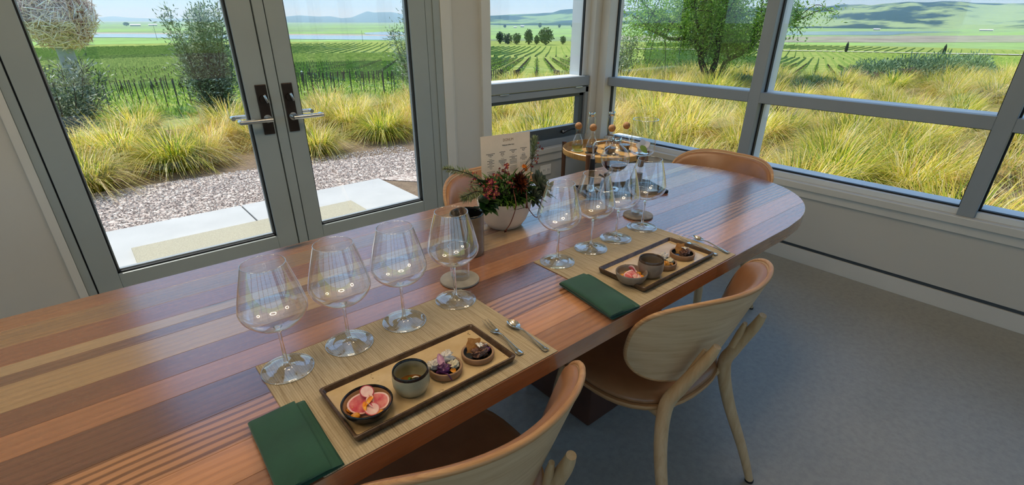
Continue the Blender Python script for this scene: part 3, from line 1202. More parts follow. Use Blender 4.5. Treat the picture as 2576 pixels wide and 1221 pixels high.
B1 = bowl('bowl', 0.250, 0.690, 0.0455, 0.026, 'small black rimmed bowl with pink radish on the near tray', 'tasting bowls', M['black_glaze'], plain('pinkish_glaze', '#b98f68', 0.25, var=0.1), M['black_glaze'])
C1 = bowl('cup', 0.341, 0.693, 0.0345, 0.048, 'celadon cup with thick black rim on the near tray', 'tasting cups', M['celadon'], M['celadon'], M['black_glaze'], cup=True)
D1 = dish(0.419, 0.695, 0.0345, 0.0165, 'black clay dish holding cauliflower and purple cabbage on the near tray', 'shallow clay dishes')
D2 = dish(0.499, 0.695, 0.0350, 0.0135, 'black clay dish holding a cracker and meat on the near tray', 'shallow clay dishes')
B2 = bowl('bowl', 1.019, 0.700, 0.043, 0.030, 'small stoneware bowl with pink radish on the far tray', 'tasting bowls', M['stoneware'], M['stoneware'], M['stoneware'])
C2 = bowl('cup', 1.087, 0.688, 0.0345, 0.052, 'grey stoneware cup with brown rim on the far tray', 'tasting cups', M['stoneware'], M['stoneware'], M['glaze_dark'], cup=True)
D3 = dish(1.165, 0.694, 0.0345, 0.0165, 'black clay dish holding pale cauliflower behind the far cup', 'shallow clay dishes')
D4 = dish(1.262, 0.698, 0.0365, 0.0150, 'black clay dish holding a cracker and dark meat on the far tray', 'shallow clay dishes')

# ------------------------------------------------------------------ food
M['radish'] = plain('watermelon_radish', '#c8324f', 0.3, hex2='#e08a86', scale=60)
M['radish_white'] = plain('radish_flesh', '#e8b6b4', 0.3, hex2='#f2d5cf', scale=70)
M['radish_skin'] = plain('radish_skin', '#b01a3c', 0.3)
M['squash'] = plain('yellow_squash', '#e09a2e', 0.35, var=0.1, scale=50)
M['carrot'] = plain('orange_petal', '#f08a10', 0.4, hex2='#f6b52e', scale=80)
M['cauli'] = plain('cauliflower', '#e4dcc0', 0.55, var=0.1, scale=120, bump=0.6, bscale=250, bdist=0.003)
M['cauli_white'] = plain('white_crisp', '#ece8e2', 0.5, var=0.06, scale=120, bump=0.5, bscale=160, bdist=0.003)
M['cabbage'] = plain('purple_cabbage', '#3b1246', 0.3, hex2='#7d3f7a', scale=60)
M['pinkveg'] = plain('pale_mauve_leaf', '#b884a8', 0.35, hex2='#dcb6cf', scale=50)
M['cracker'] = plain('baked_cracker', '#b9752e', 0.55, hex2='#d49a50', scale=90, bump=0.4, bscale=200)
M['meat'] = plain('braised_meat', '#6b4432', 0.35, hex2='#9c7460', scale=90, bump=0.8, bscale=180, bdist=0.004)
M['petal'] = plain('white_petal', '#f1eee6', 0.5)
M['broth'] = plain('amber_broth', '#7a4a16', 0.05, hex2='#8f5f22', scale=60)
M['herb'] = plain('green_herb', '#4d7a26', 0.5, var=0.2, scale=100)


def slice_disc(name, c, r, nrm, fold, m, rim_m, label, group, cat='radish slice', tck=0.0016):
    """thin round slice, folded a little about its own axis"""
    n = 20
    rings = [0.0, 0.5, 0.86, 1.0]
    top, fs = [], []

    def P(rr, a, dz):
        x, y_ = rr * math.cos(a), rr * math.sin(a)
        z = fold * (x / r) ** 2 * r + dz
        return Vector((x, y_, z))
    vs = [P(0, 0, tck)]
    for q in rings[1:]:
        vs += [P(q * r, 2 * PI * k / n, tck) for k in range(n)]
    o = len(vs)
    vs += [P(0, 0, 0)]
    for q in rings[1:]:
        vs += [P(q * r, 2 * PI * k / n, 0) for k in range(n)]
    mi = []
    for lay, base in ((0, 0), (1, o)):
        for k in range(n):
            k2 = (k + 1) % n
            fs.append((base, base + 1 + k, base + 1 + k2))
            mi.append(0)
        for i in range(len(rings) - 2):
            for k in range(n):
                k2 = (k + 1) % n
                a = base + 1 + i * n
                fs.append((a + k, a + n + k, a + n + k2, a + k2))
                mi.append(1 if i == len(rings) - 3 else 0)
    e = 1 + (len(rings) - 2) * n
    for k in range(n):
        k2 = (k + 1) % n
        fs.append((e + k, o + e + k, o + e + k2, e + k2))
        mi.append(1)
    q = Vector((0, 0, 1)).rotation_difference(Vector(nrm).normalized())
    mb = MB()
    mb.v = [tuple(v) for v in vs]
    mb.f = fs
    mb.mi = mi
    o_ = mb.build(name, [m, rim_m], angle=60, recalc=True)
    o_.rotation_mode = 'QUATERNION'
    o_.rotation_quaternion = q
    o_.location = c
    return tag(o_, label, cat, group)


def blob(name, c, r, sc, m, label, cat, group, jit=0.5, seed=1, freq=1.5, nu=18, nv=12):
    o = MB().sphere((0, 0, 0), r, nu, nv, sc, jit, seed, freq).build(name, m, loc=c, angle=180)
    return tag(o, label, cat, group)


G1 = 'pickled vegetables in the near bowl'
bx, by, bz = 0.250, 0.690, DZ
slice_disc('radish_slice', (bx - 0.008, by + 0.009, bz + 0.0150), 0.0235, (-0.15, -0.15, 1), 0.25, M['radish'], M['radish_white'], 'large deep pink folded radish slice in the near bowl', G1)
slice_disc('radish_slice', (bx + 0.017, by - 0.005, bz + 0.0165), 0.0205, (0.15, -0.2, 1), 0.25, M['radish'], M['radish_white'], 'pink folded radish slice at the right of the near bowl', G1)
slice_disc('radish_slice', (bx + 0.010, by + 0.021, bz + 0.0255), 0.0130, (0.05, -0.45, 1), 0.05, M['radish_white'], M['radish_skin'], 'round pale radish disc on top at the back of the near bowl', G1)
slice_disc('radish_slice', (bx + 0.000, by - 0.019, bz + 0.0175), 0.0135, (-0.1, -0.2, 1), 0.2, M['radish_white'], M['radish'], 'pale pink radish slice at the front of the near bowl', G1)
for k, (dx, dy, lb) in enumerate([(-0.026, 0.012, 'yellow squash cube at the back left of the near bowl'), (-0.028, -0.010, 'yellow squash cube at the left of the near bowl'), (0.008, -0.030, 'yellow squash piece at the front edge of the near bowl'), (0.030, 0.008, 'yellow squash piece at the right edge of the near bowl')]):
    blob('squash_piece', (bx + dx, by + dy, bz + 0.012), 0.0078, (1.1, 0.9, 0.7), M['squash'], lb, 'squash', G1, 0.3, 10 + k)


def petal(c, L, W, nrm, ang, m, label, cat, group, name='flower_petal'):
    def f(u, v):
        t = v
        w_ = W * math.sin(PI * (0.08 + 0.9 * t)) ** 0.8
        return (w_ * (u - 0.5), L * (t - 0.5), 0.12 * L * math.cos(PI * (t - 0.5)) - 0.25 * W * (1 - (2 * u - 1) ** 2))
    mb = MB()
    mb.grid(f, 6, 9)
    n0 = len(mb.v)
    mb.grid(lambda u, v: tuple(a - b for a, b in zip(f(u, v), (0, 0, 0.0007))), 6, 9)
    o = mb.build(name, m, angle=180, recalc=False)
    o.rotation_mode = 'QUATERNION'
    o.rotation_quaternion = Vector((0, 0, 1)).rotation_difference(Vector(nrm).normalized()) @ Matrix.Rotation(ang, 3, 'Z').to_quaternion()
    o.location = c
    return tag(o, label, cat, group)


petal((bx + 0.004, by - 0.002, bz + 0.024), 0.030, 0.008, (0.2, -0.2, 1), RAD(-55), M['carrot'], 'orange flower petal lying on the near radish', 'petal', G1)
petal((bx - 0.008, by - 0.008, bz + 0.0225), 0.022, 0.007, (-0.2, -0.1, 1), RAD(-20), M['carrot'], 'yellow-orange petal lying left on the near radish', 'petal', G1)

# broth with herbs in the near cup
tag(MB().lathe([(0, 0.0128), (0.0296, 0.0128), (0.0296, 0.0095), (0.022, 0.0072), (0, 0.0062)], 32).build('amber_broth', M['broth'], loc=(0.341, 0.693, DZ)), 'amber broth at the bottom of the near cup', 'soup')
for k, (dx, dy, a) in enumerate(((0.008, 0.004, 0.4), (0.014, 0.010, 1.2), (0.004, 0.013, 2.2))):
    petal((0.341 + dx, 0.693 + dy, DZ + 0.0145), 0.014, 0.006, (0.1, 0.2, 1), a, (M['herb'], M['petal'], M['herb'])[k], ('dark green herb leaf floating in the near cup', 'pale sliver of vegetable floating in the near cup', 'green herb leaf floating at the back of the near cup')[k], 'herb', 'herbs in the near cup', 'herb_leaf')
tag(MB().lathe([(0, 0.0135), (0.0296, 0.0135), (0.0296, 0.0100), (0.022, 0.0082), (0, 0.0064)], 32).build('dark_broth', plain('dark_broth', '#3a2414', 0.08), loc=(1.087, 0.688, DZ)), 'dark broth at the bottom of the far cup', 'soup')
blob('mushroom_piece', (1.090, 0.694, DZ + 0.016), 0.008, (1.4, 0.8, 0.5), M['meat'], 'dark brown piece floating in the far cup', 'mushroom', None, 0.5, 4)


def cauli_set(cx, cy, grp, where, purple=True):
    z = DZ + 0.006
    blob('cauliflower_floret', (cx + 0.010, cy + 0.016, z + 0.012), 0.0135, (1.25, 0.8, 1.0), M['cauli_white'], 'ragged white crisp standing at the back of %s' % where, 'cauliflower', grp, 0.9, 21 + purple, 2.6, 26, 18)
    blob('cauliflower_floret', (cx - 0.017, cy + 0.013, z + 0.010), 0.0115, (1.3, 0.8, 0.9), M['cauli_white'], 'white cauliflower piece at the left of %s' % where, 'cauliflower', grp, 0.9, 31, 2.6, 26, 18)
    blob('cauliflower_floret', (cx + 0.013, cy - 0.008, z + 0.008), 0.0105, (1.2, 1.0, 0.8), M['cauli'], 'cream cauliflower piece at the right of %s' % where, 'cauliflower', grp, 0.8, 41, 2.6, 26, 18)
    if purple:
        blob('cabbage_piece', (cx - 0.009, cy - 0.008, z + 0.0095), 0.0120, (1.15, 0.9, 0.9), M['cabbage'], 'dark purple cabbage curl at the front of %s' % where, 'cabbage', grp, 0.8, 51, 2.2, 24, 16)
        petal((cx - 0.007, cy + 0.004, z + 0.022), 0.034, 0.014, (-0.4, -0.5, 1), RAD(-18), M['pinkveg'], 'pale mauve cabbage leaf leaning in %s' % where, 'cabbage', grp, 'cabbage_leaf')
        q = smooth_path([(cx - 0.014, cy - 0.018, z + 0.008), (cx - 0.013, cy - 0.028, z + 0.012), (cx - 0.012, cy - 0.036, z + 0.007), (cx - 0.010, cy - 0.0375, z + 0.001)], 5)
        tag(MB().tube(q, 0.0013, 6).build('cabbage_strand', M['cabbage']), 'thin purple strand hanging over the rim of %s' % where, 'cabbage', grp)
    else:
        blob('cauliflower_floret', (cx - 0.012, cy - 0.010, z + 0.008), 0.0105, (1.1, 1.0, 0.8), M['squash'], 'yellow cauliflower piece at the front of %s' % where, 'cauliflower', grp, 0.8, 61, 2.6)
    petal((cx + 0.004, cy - 0.021, z + 0.008), 0.013, 0.012, (0.1, -0.5, 1), RAD(60), M['squash'], 'yellow petal at the front of %s' % where, 'petal', grp)


cauli_set(0.419, 0.695, 'vegetables in the near clay dish', 'the near vegetable dish')
cauli_set(1.165, 0.694, 'vegetables in the far clay dish', 'the far vegetable dish', False)


def cracker_set(cx, cy, grp, where, far):
    z = DZ + 0.004
    cr = MB().obox((0, 0, 0), (0.0125, 0, 0), (0, 0.0009, 0), (0, 0, 0.0145))
    o = MB()
    o.grid(lambda u, v: ((u - 0.5) * 0.027 + 0.0015 * math.sin(9 * v), 0.0012 * math.sin(6 * u + 3 * v), (v - 0.5) * 0.031 + 0.001 * math.sin(8 * u)), 8, 8)
    o.grid(lambda u, v: ((u - 0.5) * 0.027 + 0.0015 * math.sin(9 * v), 0.0012 * math.sin(6 * u + 3 * v) + 0.0022, (v - 0.5) * 0.031 + 0.001 * math.sin(8 * u)), 8, 8)
    c = o.build('cracker', M['cracker'], loc=(cx - 0.006, cy + 0.006, z + 0.022), rot=(RAD(-22), RAD(10), RAD(-25)), angle=180, recalc=False)
    tag(c, 'square golden cracker standing in %s' % where, 'cracker', 'crackers')
    blob('meat_piece', (cx + 0.002, cy - 0.006, z + 0.010), 0.0135, (1.35, 0.85, 0.75), M['meat'], 'braised brown meat lying in %s' % where, 'meat', 'meat pieces', 0.9, 71 + far, 2.4, 26, 18)
    if not far:
        blob('beet_piece', (cx + 0.018, cy - 0.004, z + 0.006), 0.0095, (1.3, 0.7, 0.6), M['cabbage'], 'dark purple leaf piece at the right of %s' % where, 'beet', None, 0.7, 81, 2.2)
    for k, (dx, dy, dz, a) in enumerate(((-0.004, -0.004, 0.026, 0.2), (0.003, -0.006, 0.024, 1.3), (0.0045, -0.001, 0.0245, 2.3), (-0.001, 0.002, 0.025, 0.9))):
        petal((cx + dx + 0.003, cy + dy, z + dz - (0.0 if not far else 0.001)), 0.010, 0.0065, (0.2, -0.4, 1), a, M['petal'], 'small white petal scattered on the meat in %s' % where, 'petal', 'white petals in %s' % where)
    tag(MB().tube([(cx + 0.006, cy - 0.004, z + 0.0245), (cx + 0.020, cy - 0.006, z + 0.022)], 0.0009, 6).build('white_stem', M['petal']), 'thin white flower stem across the meat in %s' % where, 'stem')


cracker_set(0.499, 0.695, 0, 'the near meat dish', 0)
cracker_set(1.262, 0.698, 0, 'the far meat dish', 1)
G2 = 'pickled vegetables in the far bowl'
bx, by = 1.019, 0.700
slice_disc('radish_slice', (bx - 0.006, by - 0.004, bz + 0.0165), 0.020, (-0.3, -0.2, 1), 0.4, M['radish'], M['radish_white'], 'deep pink folded radish slice in the far bowl', G2)
slice_disc('radish_slice', (bx + 0.012, by + 0.006, bz + 0.023), 0.017, (0.9, -0.3, 0.7), 0.4, M['radish'], M['radish_white'], 'pink radish slice standing upright in the far bowl', G2)
slice_disc('radish_slice', (bx - 0.002, by - 0.018, bz + 0.0165), 0.014, (0.0, -0.4, 1), 0.3, M['radish_white'], M['radish'], 'pale radish slice at the front of the far bowl', G2)
for k, (dx, dy, lb) in enumerate([(-0.016, 0.016, 'yellow squash cube at the back of the far bowl'), (0.004, 0.018, 'yellow squash cube right at the back of the far bowl'), (0.026, -0.006, 'yellow squash piece at the right of the far bowl'), (0.016, -0.022, 'orange squash piece at the front of the far bowl')]):
    blob('squash_piece', (bx + dx, by + dy, bz + 0.0145), 0.0078, (1.1, 0.9, 0.7), M['squash'] if k < 3 else M['carrot'], lb, 'squash', G2, 0.3, 90 + k)
petal((bx + 0.012, by - 0.010, bz + 0.026), 0.026, 0.006, (0.5, -0.6, 0.6), RAD(-70), M['carrot'], 'orange petal on the far radish', 'petal', G2)


# ------------------------------------------------------------------ napkins
def napkin_mat():
    s = NT('green_napkin_cloth')
    v = s.coord('Object')
    n = s.noise(v, 12, 4)
    s.color(s.ramp(n, [(0.3, lin('#17432f')), (0.7, lin('#1e523a'))]))
    s.set(Roughness=0.85)
    s.b.inputs['Sheen Weight'].default_value = 0.25
    w_ = s.noise(s.coord('Object', (900, 900, 900)), 1.0, 2)
    s.bump(w_, 0.25, 0.0006)
    return s.m


M['napkin'] = napkin_mat()


def napkin(loc, rot, w, l, label, skew):
    """one folded cloth: a sheet that runs back and forth in four layers"""
    th = 0.0021
    path = []
    lay = [0.0022, 0.0068, 0.0118, 0.0168]
    hw = w / 2
    xr = [hw + 0.013, hw - 0.004, hw + 0.009, hw - 0.007]
    xl = [-hw + 0.004, -hw + 0.002, -hw, -hw]
    ctr = []
    for i, z in enumerate(lay):
        xs = [xr[i] + (xl[i] - xr[i]) * k / 10 for k in range(11)]
        if i % 2:
            xs.reverse()
        ctr += [(x, z) for x in xs]
        if i < 3:
            x = xs[-1]
            sg = -1 if i % 2 == 0 else 1
            for a in (45, 90, 135):
                zz = z + (lay[i + 1] - z) * (1 - math.cos(RAD(a))) / 2
                ctr.append((x + sg * 0.0026 * math.sin(RAD(a)), zz))
    nl = 22
    n = len(ctr)
    nm = []
    for i in range(n):
        a, b = ctr[max(0, i - 1)], ctr[min(n - 1, i + 1)]
        d = Vector((b[0] - a[0], b[1] - a[1])).normalized()
        nm.append((-d.y, d.x))
    sec = [(c[0] + q[0] * th, c[1] + q[1] * th) for c, q in zip(ctr, nm)] + [(c[0] - q[0] * th, c[1] - q[1] * th) for c, q in reversed(list(zip(ctr, nm)))]
    m = len(sec)
    vs, fs = [], []
    for j in range(nl):
        t = j / (nl - 1)
        yy = (t - 0.5) * l
        for (x, z) in sec:
            hgt = max(0.0, z) / 0.019
            wob = 0.0016 * mnoise.noise(Vector((x * 18, yy * 14, 3.3 + skew))) * hgt
            sag = -0.0035 * hgt * (abs(2 * t - 1) ** 6)
            bulge = 0.004 * hgt * math.exp(-((t - 0.25) / 0.25) ** 2) * max(0, 1 - (x / hw) ** 2)
            vs.append((x + skew * yy * (0.25 + 0.75 * hgt) + 0.002 * mnoise.noise(Vector((z * 60, yy * 9, 1))), yy + 0.004 * math.sin(z * 300 + x * 12), max(0.0001, z + wob + sag + bulge)))
    for j in range(nl - 1):
        for k in range(m):
            k2 = (k + 1) % m
            fs.append((j * m + k, j * m + k2, (j + 1) * m + k2, (j + 1) * m + k))
    # cloth ends
    h2 = m // 2
    for j in (0, nl - 1):
        for k in range(h2 - 1):
            f = (j * m + k, j * m + m - 1 - k, j * m + m - 2 - k, j * m + k + 1)
            fs.append(f if j == 0 else f[::-1])
    o = MB().add(vs, fs).build('napkin', M['napkin'], loc=loc, rot=rot, angle=60, recalc=True)
    return tag(o, label, 'napkin', 'folded green napkins')


napkin((0.117, 0.700, MZ + 0.0005), RAD(-1), 0.082, 0.186, 'folded dark green cloth napkin at the lower left, beside the near tray', 0.03)
napkin((0.888, 0.706, MZ + 0.0005), RAD(-7), 0.086, 0.200, 'folded dark green cloth napkin left of the far tray', 0.05)


# ------------------------------------------------------------------ cutlery
def fork(p0, p1, label):
    """p0 handle end, p1 tine tips"""
    d = Vector((p1[0] - p0[0], p1[1] - p0[1]))
    L = d.length
    t = thing('fork', (p0[0], p0[1], MZ), math.atan2(d.y, d.x), label, 'fork', 'small steel forks')
    st = []
    for x, z, w_, h_ in ((0.0, 0.0045, 0.0068, 0.0016), (0.006, 0.0042, 0.0078, 0.0016), (0.02, 0.004, 0.0062, 0.0015), (0.055, 0.0075, 0.0034, 0.0017), (0.080, 0.0090, 0.0027, 0.0018), (0.092, 0.0065, 0.0034, 0.0016), (0.100, 0.0040, 0.0075, 0.0012), (0.110, 0.0032, 0.0098, 0.0010), (0.114, 0.0034, 0.0098, 0.0010)):
        st.append((x * L / 0.152, z, w_, h_))
    st = smooth_path(st, 4)
    vs, fs = [], []
    n = 12
    for x, z, w_, h_ in st:
        for k in range(n):
            a = 2 * PI * k / n
            vs.append((x, w_ * math.cos(a), z + h_ * math.sin(a)))
    for i in range(len(st) - 1):
        for k in range(n):
            k2 = (k + 1) % n
            fs.append((i * n + k, i * n + k2, (i + 1) * n + k2, (i + 1) * n + k))
    fs += [tuple(range(n)), tuple(range((len(st) - 1) * n, len(st) * n))]
    MB().add(vs, fs).build('handle', M['cutlery'], t, angle=70)
    for yy in (-0.0076, 0.0, 0.0076):
        x0 = 0.112 * L / 0.152
        MB().tube([(x0, yy, 0.0034), (x0 + 0.015, yy, 0.0040), (x0 + 0.028, yy, 0.0062), (L, yy * 0.96, 0.0098)], [0.0017, 0.0017, 0.0015, 0.0008], 8, flat=0.7).build('tine', M['cutlery'], t)
    return t


def spoon(p0, p1, label):
    d = Vector((p1[0] - p0[0], p1[1] - p0[1]))
    L = d.length
    t = thing('spoon', (p0[0], p0[1], MZ), math.atan2(d.y, d.x), label, 'spoon', 'small steel spoons')
    st = []
    for x, z, w_, h_ in ((0.0, 0.0042, 0.0064, 0.0014), (0.006, 0.004, 0.0074, 0.0015), (0.02, 0.0038, 0.0056, 0.0015), (0.055, 0.0072, 0.0030, 0.0017), (0.080, 0.0092, 0.0024, 0.0018), (0.096, 0.0085, 0.0028, 0.0015), (0.103, 0.0062, 0.0040, 0.0010)):
        st.append((x * L / 0.142, z, w_, h_))
    st = smooth_path(st, 4)
    vs, fs = [], []
    n = 12
    for x, z, w_, h_ in st:
        for k in range(n):
            a = 2 * PI * k / n
            vs.append((x, w_ * math.cos(a), z + h_ * math.sin(a)))
    for i in range(len(st) - 1):
        for k in range(n):
            k2 = (k + 1) % n
            fs.append((i * n + k, i * n + k2, (i + 1) * n + k2, (i + 1) * n + k))
    fs += [tuple(range(n)), tuple(range((len(st) - 1) * n, len(st) * n))]
    MB().add(vs, fs).build('handle', M['cutlery'], t, angle=70)
    a0 = 0.100 * L / 0.142
    bl = (L - a0) / 2

    def bp(u, v, off):
        r = math.sin(v * PI / 2) if v < 1 else 1
        a = 2 * PI * u
        x = a0 + bl + bl * v * math.cos(a)
        y_ = 0.0125 * v * math.sin(a) * (1 + 0.10 * math.cos(a))
        z = 0.0008 + 0.0068 * v ** 2.2 + off
        return (x, y_, z)
    mb = MB()
    mb.grid(lambda u, v: bp(u, v, 0.0010), 28, 9, True)
    mb.grid(lambda u, v: bp(u, v, 0.0), 28, 9, True)
    n0 = 28 * 8
    n1 = 28 * 9 + 28 * 8
    mb.f += [(n0 + k, n0 + (k + 1) % 28, n1 + (k + 1) % 28, n1 + k) for k in range(28)]
    mb.build('bowl', M['cutlery'], t, angle=70)
    return t


M['cutlery'] = plain('polished_steel', '#d8d4cc', 0.09, 1.0)
fork((0.576, 0.645), (0.594, 0.794), 'small steel fork beside the near tray')
spoon((0.627, 0.619), (0.637, 0.760), 'small steel spoon at the right edge of the near placemat')
fork((1.361, 0.640), (1.382, 0.786), 'small steel fork beside the far tray')
spoon((1.402, 0.624), (1.430, 0.764), 'small steel spoon at the right edge of the far placemat')


# ------------------------------------------------------------------ wine glasses
M['wineglass'] = thin_glass('crystal_wall', (0.97, 0.978, 0.985, 1), 1.5, 1.7)
M['crystal'] = thin_glass('crystal_solid', (0.97, 0.975, 0.98, 1), 1.55, 1.3)
M['stemglass'] = glassy('crystal_stem', (1, 1, 1, 1), 1.5)
M['rimglass'] = thin_glass('crystal_rim', (0.93, 0.95, 0.96, 1), 1.6, 2.0)


def wine_glass(label, loc, group):
    t = thing('wine_glass', loc, 0, label, 'wine glass', group)
    MB().lathe([(0, 0.0), (0.0495, 0.0), (0.0507, 0.0008), (0.0500, 0.0018), (0.034, 0.0026), (0.018, 0.0042), (0.0085, 0.0080), (0.0052, 0.0150), (0.0048, 0.016), (0, 0.016)], 48).build('foot', M['crystal'], t, angle=70)
    MB().grid(lambda u, v: ((0.0503 + 0.0009 * math.cos(2 * PI * v)) * math.cos(2 * PI * u), (0.0503 + 0.0009 * math.cos(2 * PI * v)) * math.sin(2 * PI * u), 0.0011 + 0.0009 * math.sin(2 * PI * v)), 48, 7, True).build('foot_edge', M['rimglass'], t, angle=180)
    MB().lathe([(0.0050, 0.0158), (0.0036, 0.030), (0.0031, 0.060), (0.0034, 0.088), (0.0050, 0.0975), (0.0085, 0.1015), (0, 0.1020)], 16).build('stem', M['stemglass'], t, angle=60)
    prof = smooth_path([(0.0, 0.1018), (0.012, 0.1026), (0.028, 0.1065), (0.044, 0.1150), (0.0575, 0.1300), (0.0625, 0.1440), (0.0605, 0.1580), (0.0540, 0.1850), (0.0465, 0.2120), (0.0388, 0.2380)], 5)
    MB().lathe(prof, 56).build('bowl', M['wineglass'], t, angle=180)
    r_, z_ = prof[-1]
    MB().grid(lambda u, v: ((r_ + 0.0007 * math.cos(2 * PI * v)) * math.cos(2 * PI * u), (r_ + 0.0007 * math.cos(2 * PI * v)) * math.sin(2 * PI * u), z_ + 0.0007 * math.sin(2 * PI * v)), 56, 7, True).build('rim', M['rimglass'], t, angle=180)
    return t


where = ['first wine glass from the left in the near row, largest in view', 'second wine glass from the left in the near row', 'third wine glass from the left in the near row', 'fourth wine glass of the near row, in front of the brown cup',
         'first wine glass from the left in the far row, beside the flower pot', 'second wine glass from the left in the far row', 'third wine glass from the left in the far row', 'fourth wine glass of the far row, nearest the rounded table end']
gp = [(0.183, 0.918, MZ), (0.317, 0.922, MZ), (0.454, 0.924, MZ), (0.604, 0.929, MZ), (0.962, 0.923, MZ), (1.110, 0.923, MZ), (1.232, 0.924, MZ), (1.379, 0.929, MZ)]
wg = wine_glass('empty ' + where[0], gp[0], 'empty wine glasses in the near row')
for i in range(1, 8):
    dup(wg, gp[i], RAD(13 * i), 'empty ' + where[i], None, 'empty wine glasses in the near row' if i < 4 else 'empty wine glasses in the far row')

# ------------------------------------------------------------------ coasters and water tumblers
M['stone'] = plain('grey_marble', '#8d887c', 0.5, hex2='#aaa497', scale=28, bump=0.1, bscale=120)
M['stone_edge'] = plain('brown_marble', '#6b6154', 0.45, hex2='#938774', scale=40, bump=0.2)


def coaster(loc, m, label):
    o = MB().lathe([(0, 0), (0.050, 0), (0.0535, 0.0015), (0.0540, 0.004), (0.0530, 0.0065), (0.050, 0.0075), (0, 0.0075)], 44).build('coaster', m, loc=loc, angle=40)
    return tag(o, label, 'coaster', 'round stone coasters')


coaster((0.675, 1.013, TZ + 0.0002), M['stone'], 'round pale grey stone coaster behind the near row of glasses')
coaster((1.466, 1.010, TZ + 0.0002), M['stone_edge'], 'round mottled brown stone coaster behind the far row of glasses')


def tumbler(loc, label):
    t = thing('water_tumbler', loc, 0, label, 'tumbler', 'clear water tumblers')
    r = 0.0275
    MB().lathe([(r * 0.93, 0.010), (r * 0.97, 0.04), (r * 1.06, 0.094)], 40).build('wall', M['wineglass'], t, angle=180)
    MB().lathe([(0, 0), (r * 0.86, 0), (r * 0.92, 0.002), (r * 0.94, 0.010), (r * 0.86, 0.0105), (r * 0.7, 0.0085), (0, 0.0080)], 40).build('base', M['crystal'], t, angle=40)
    z_ = 0.094
    r_ = r * 1.06
    MB().grid(lambda u, v: ((r_ + 0.0008 * math.cos(2 * PI * v)) * math.cos(2 * PI * u), (r_ + 0.0008 * math.cos(2 * PI * v)) * math.sin(2 * PI * u), z_ + 0.0008 * math.sin(2 * PI * v)), 40, 7, True).build('rim', M['rimglass'], t, angle=180)
    return t


tb1 = tumbler((0.680, 1.017, TZ + 0.0079), 'clear water tumbler on the pale coaster, behind the near row of glasses')
dup(tb1, (1.468, 1.014, TZ + 0.0079), 0.3, 'clear water tumbler on the brown coaster, behind the far row of glasses')

# ------------------------------------------------------------------ tall brown ceramic cup
_c = at_z(1178, 651, TZ)
_d = Vector((_c.x, _c.y, 0)).normalized() * 0.046
CUPX, CUPY = _c.x + _d.x, _c.y + _d.y
cup = thing('ceramic_tumbler', (CUPX, CUPY, TZ), 0, 'tall brown stoneware tumbler with dark inside, beside the flower pot', 'cup')


def brown_glaze():
    s = NT('brown_stoneware')
    v = s.coord('Object')
    n = s.noise(v, 22, 6, 0.65)
    sep = s.n('ShaderNodeSeparateXYZ')
    s.l(v, sep.inputs[0])
    s.color(s.ramp(n, [(0.3, lin('#6f5c47')), (0.7, lin('#8b7860'))]))
    s.set(Roughness=0.22)
    return s.m


M['brown_glaze'] = brown_glaze()
R_ = 0.051
MB().lathe([(0, 0), (R_ * 0.94, 0), (R_ * 0.99, 0.004), (R_, 0.012), (R_, 0.118), (R_ * 0.995, 0.126)], 44).build('outside', M['brown_glaze'], cup, angle=50)
MB().lathe([(R_ * 0.995, 0.126), (R_ * 0.98, 0.130), (R_ * 0.94, 0.131), (R_ * 0.90, 0.127)], 44).build('rim', M['black_glaze'], cup, angle=80)
MB().lathe([(R_ * 0.90, 0.127), (R_ * 0.89, 0.02), (R_ * 0.8, 0.010), (0, 0.009)], 44).build('inside', M['black_glaze'], cup, angle=50)
# ------------------------------------------------------------------ flower arrangement in a white pot
PX, PY = 1.035, 1.255
fl = thing('flower_arrangement', (0, 0, 0), 0, 'white bowl pot planted with succulents, purple sprigs and fluffy grass heads', 'flower pot')
M['pot'] = plain('white_pot_glaze', '#e2d8c8', 0.4, var=0.04, scale=20)
M['soil'] = plain('dark_moss', '#16200f', 0.9, hex2='#2c3a1a', scale=60, bump=0.8, bscale=120, bdist=0.01)
MB().lathe([(0, 0), (0.052, 0), (0.060, 0.003), (0.078, 0.028), (0.092, 0.062), (0.098, 0.096), (0.0975, 0.099), (0.0945, 0.099), (0.089, 0.080)], 56, (PX, PY, TZ), 1.0, 0.92).build('pot', M['pot'], fl, angle=50)
MB().lathe([(0, 0.118), (0.04, 0.112), (0.075, 0.098), (0.090, 0.085)], 40, (PX, PY, TZ)).build('moss', M['soil'], fl)
PZ = TZ + 0.10
M['leaf_green'] = leafy('herb_leaves', [(0.0, lin('#1d3a12')), (0.5, lin('#3f6a22')), (1.0, lin('#7d9a3c'))], trans=0.25)
M['grey_succ'] = leafy('grey_succulent', [(0.0, lin('#4d5a4a')), (0.6, lin('#71806c')), (1.0, lin('#8d8577'))], rough=0.5, trans=0.08)
M['red_succ'] = leafy('red_succulent', [(0.0, lin('#2c120c')), (0.6, lin('#5b2616')), (1.0, lin('#8a4a24'))], rough=0.4, trans=0.1)
M['fluff'] = leafy('grass_seed_head', [(0.0, lin('#6f7d4c')), (0.6, lin('#9daa78')), (1.0, lin('#c6cba4'))], trans=0.4)
M['purple'] = leafy('purple_blossom', [(0.0, lin('#6a1436')), (0.6, lin('#a12a52')), (0.9, lin('#d0813c')), (1.0, lin('#f0c45a'))], trans=0.25)
M['orange'] = leafy('orange_blossom', [(0.0, lin('#d2571a')), (1.0, lin('#f2a030'))], trans=0.25)
M['stem'] = plain('dark_stem', '#2c2a18', 0.6, var=0.2)
M['red_stem'] = plain('red_stem', '#6a3524', 0.5, var=0.2)
random.seed(11)
RU = random.uniform


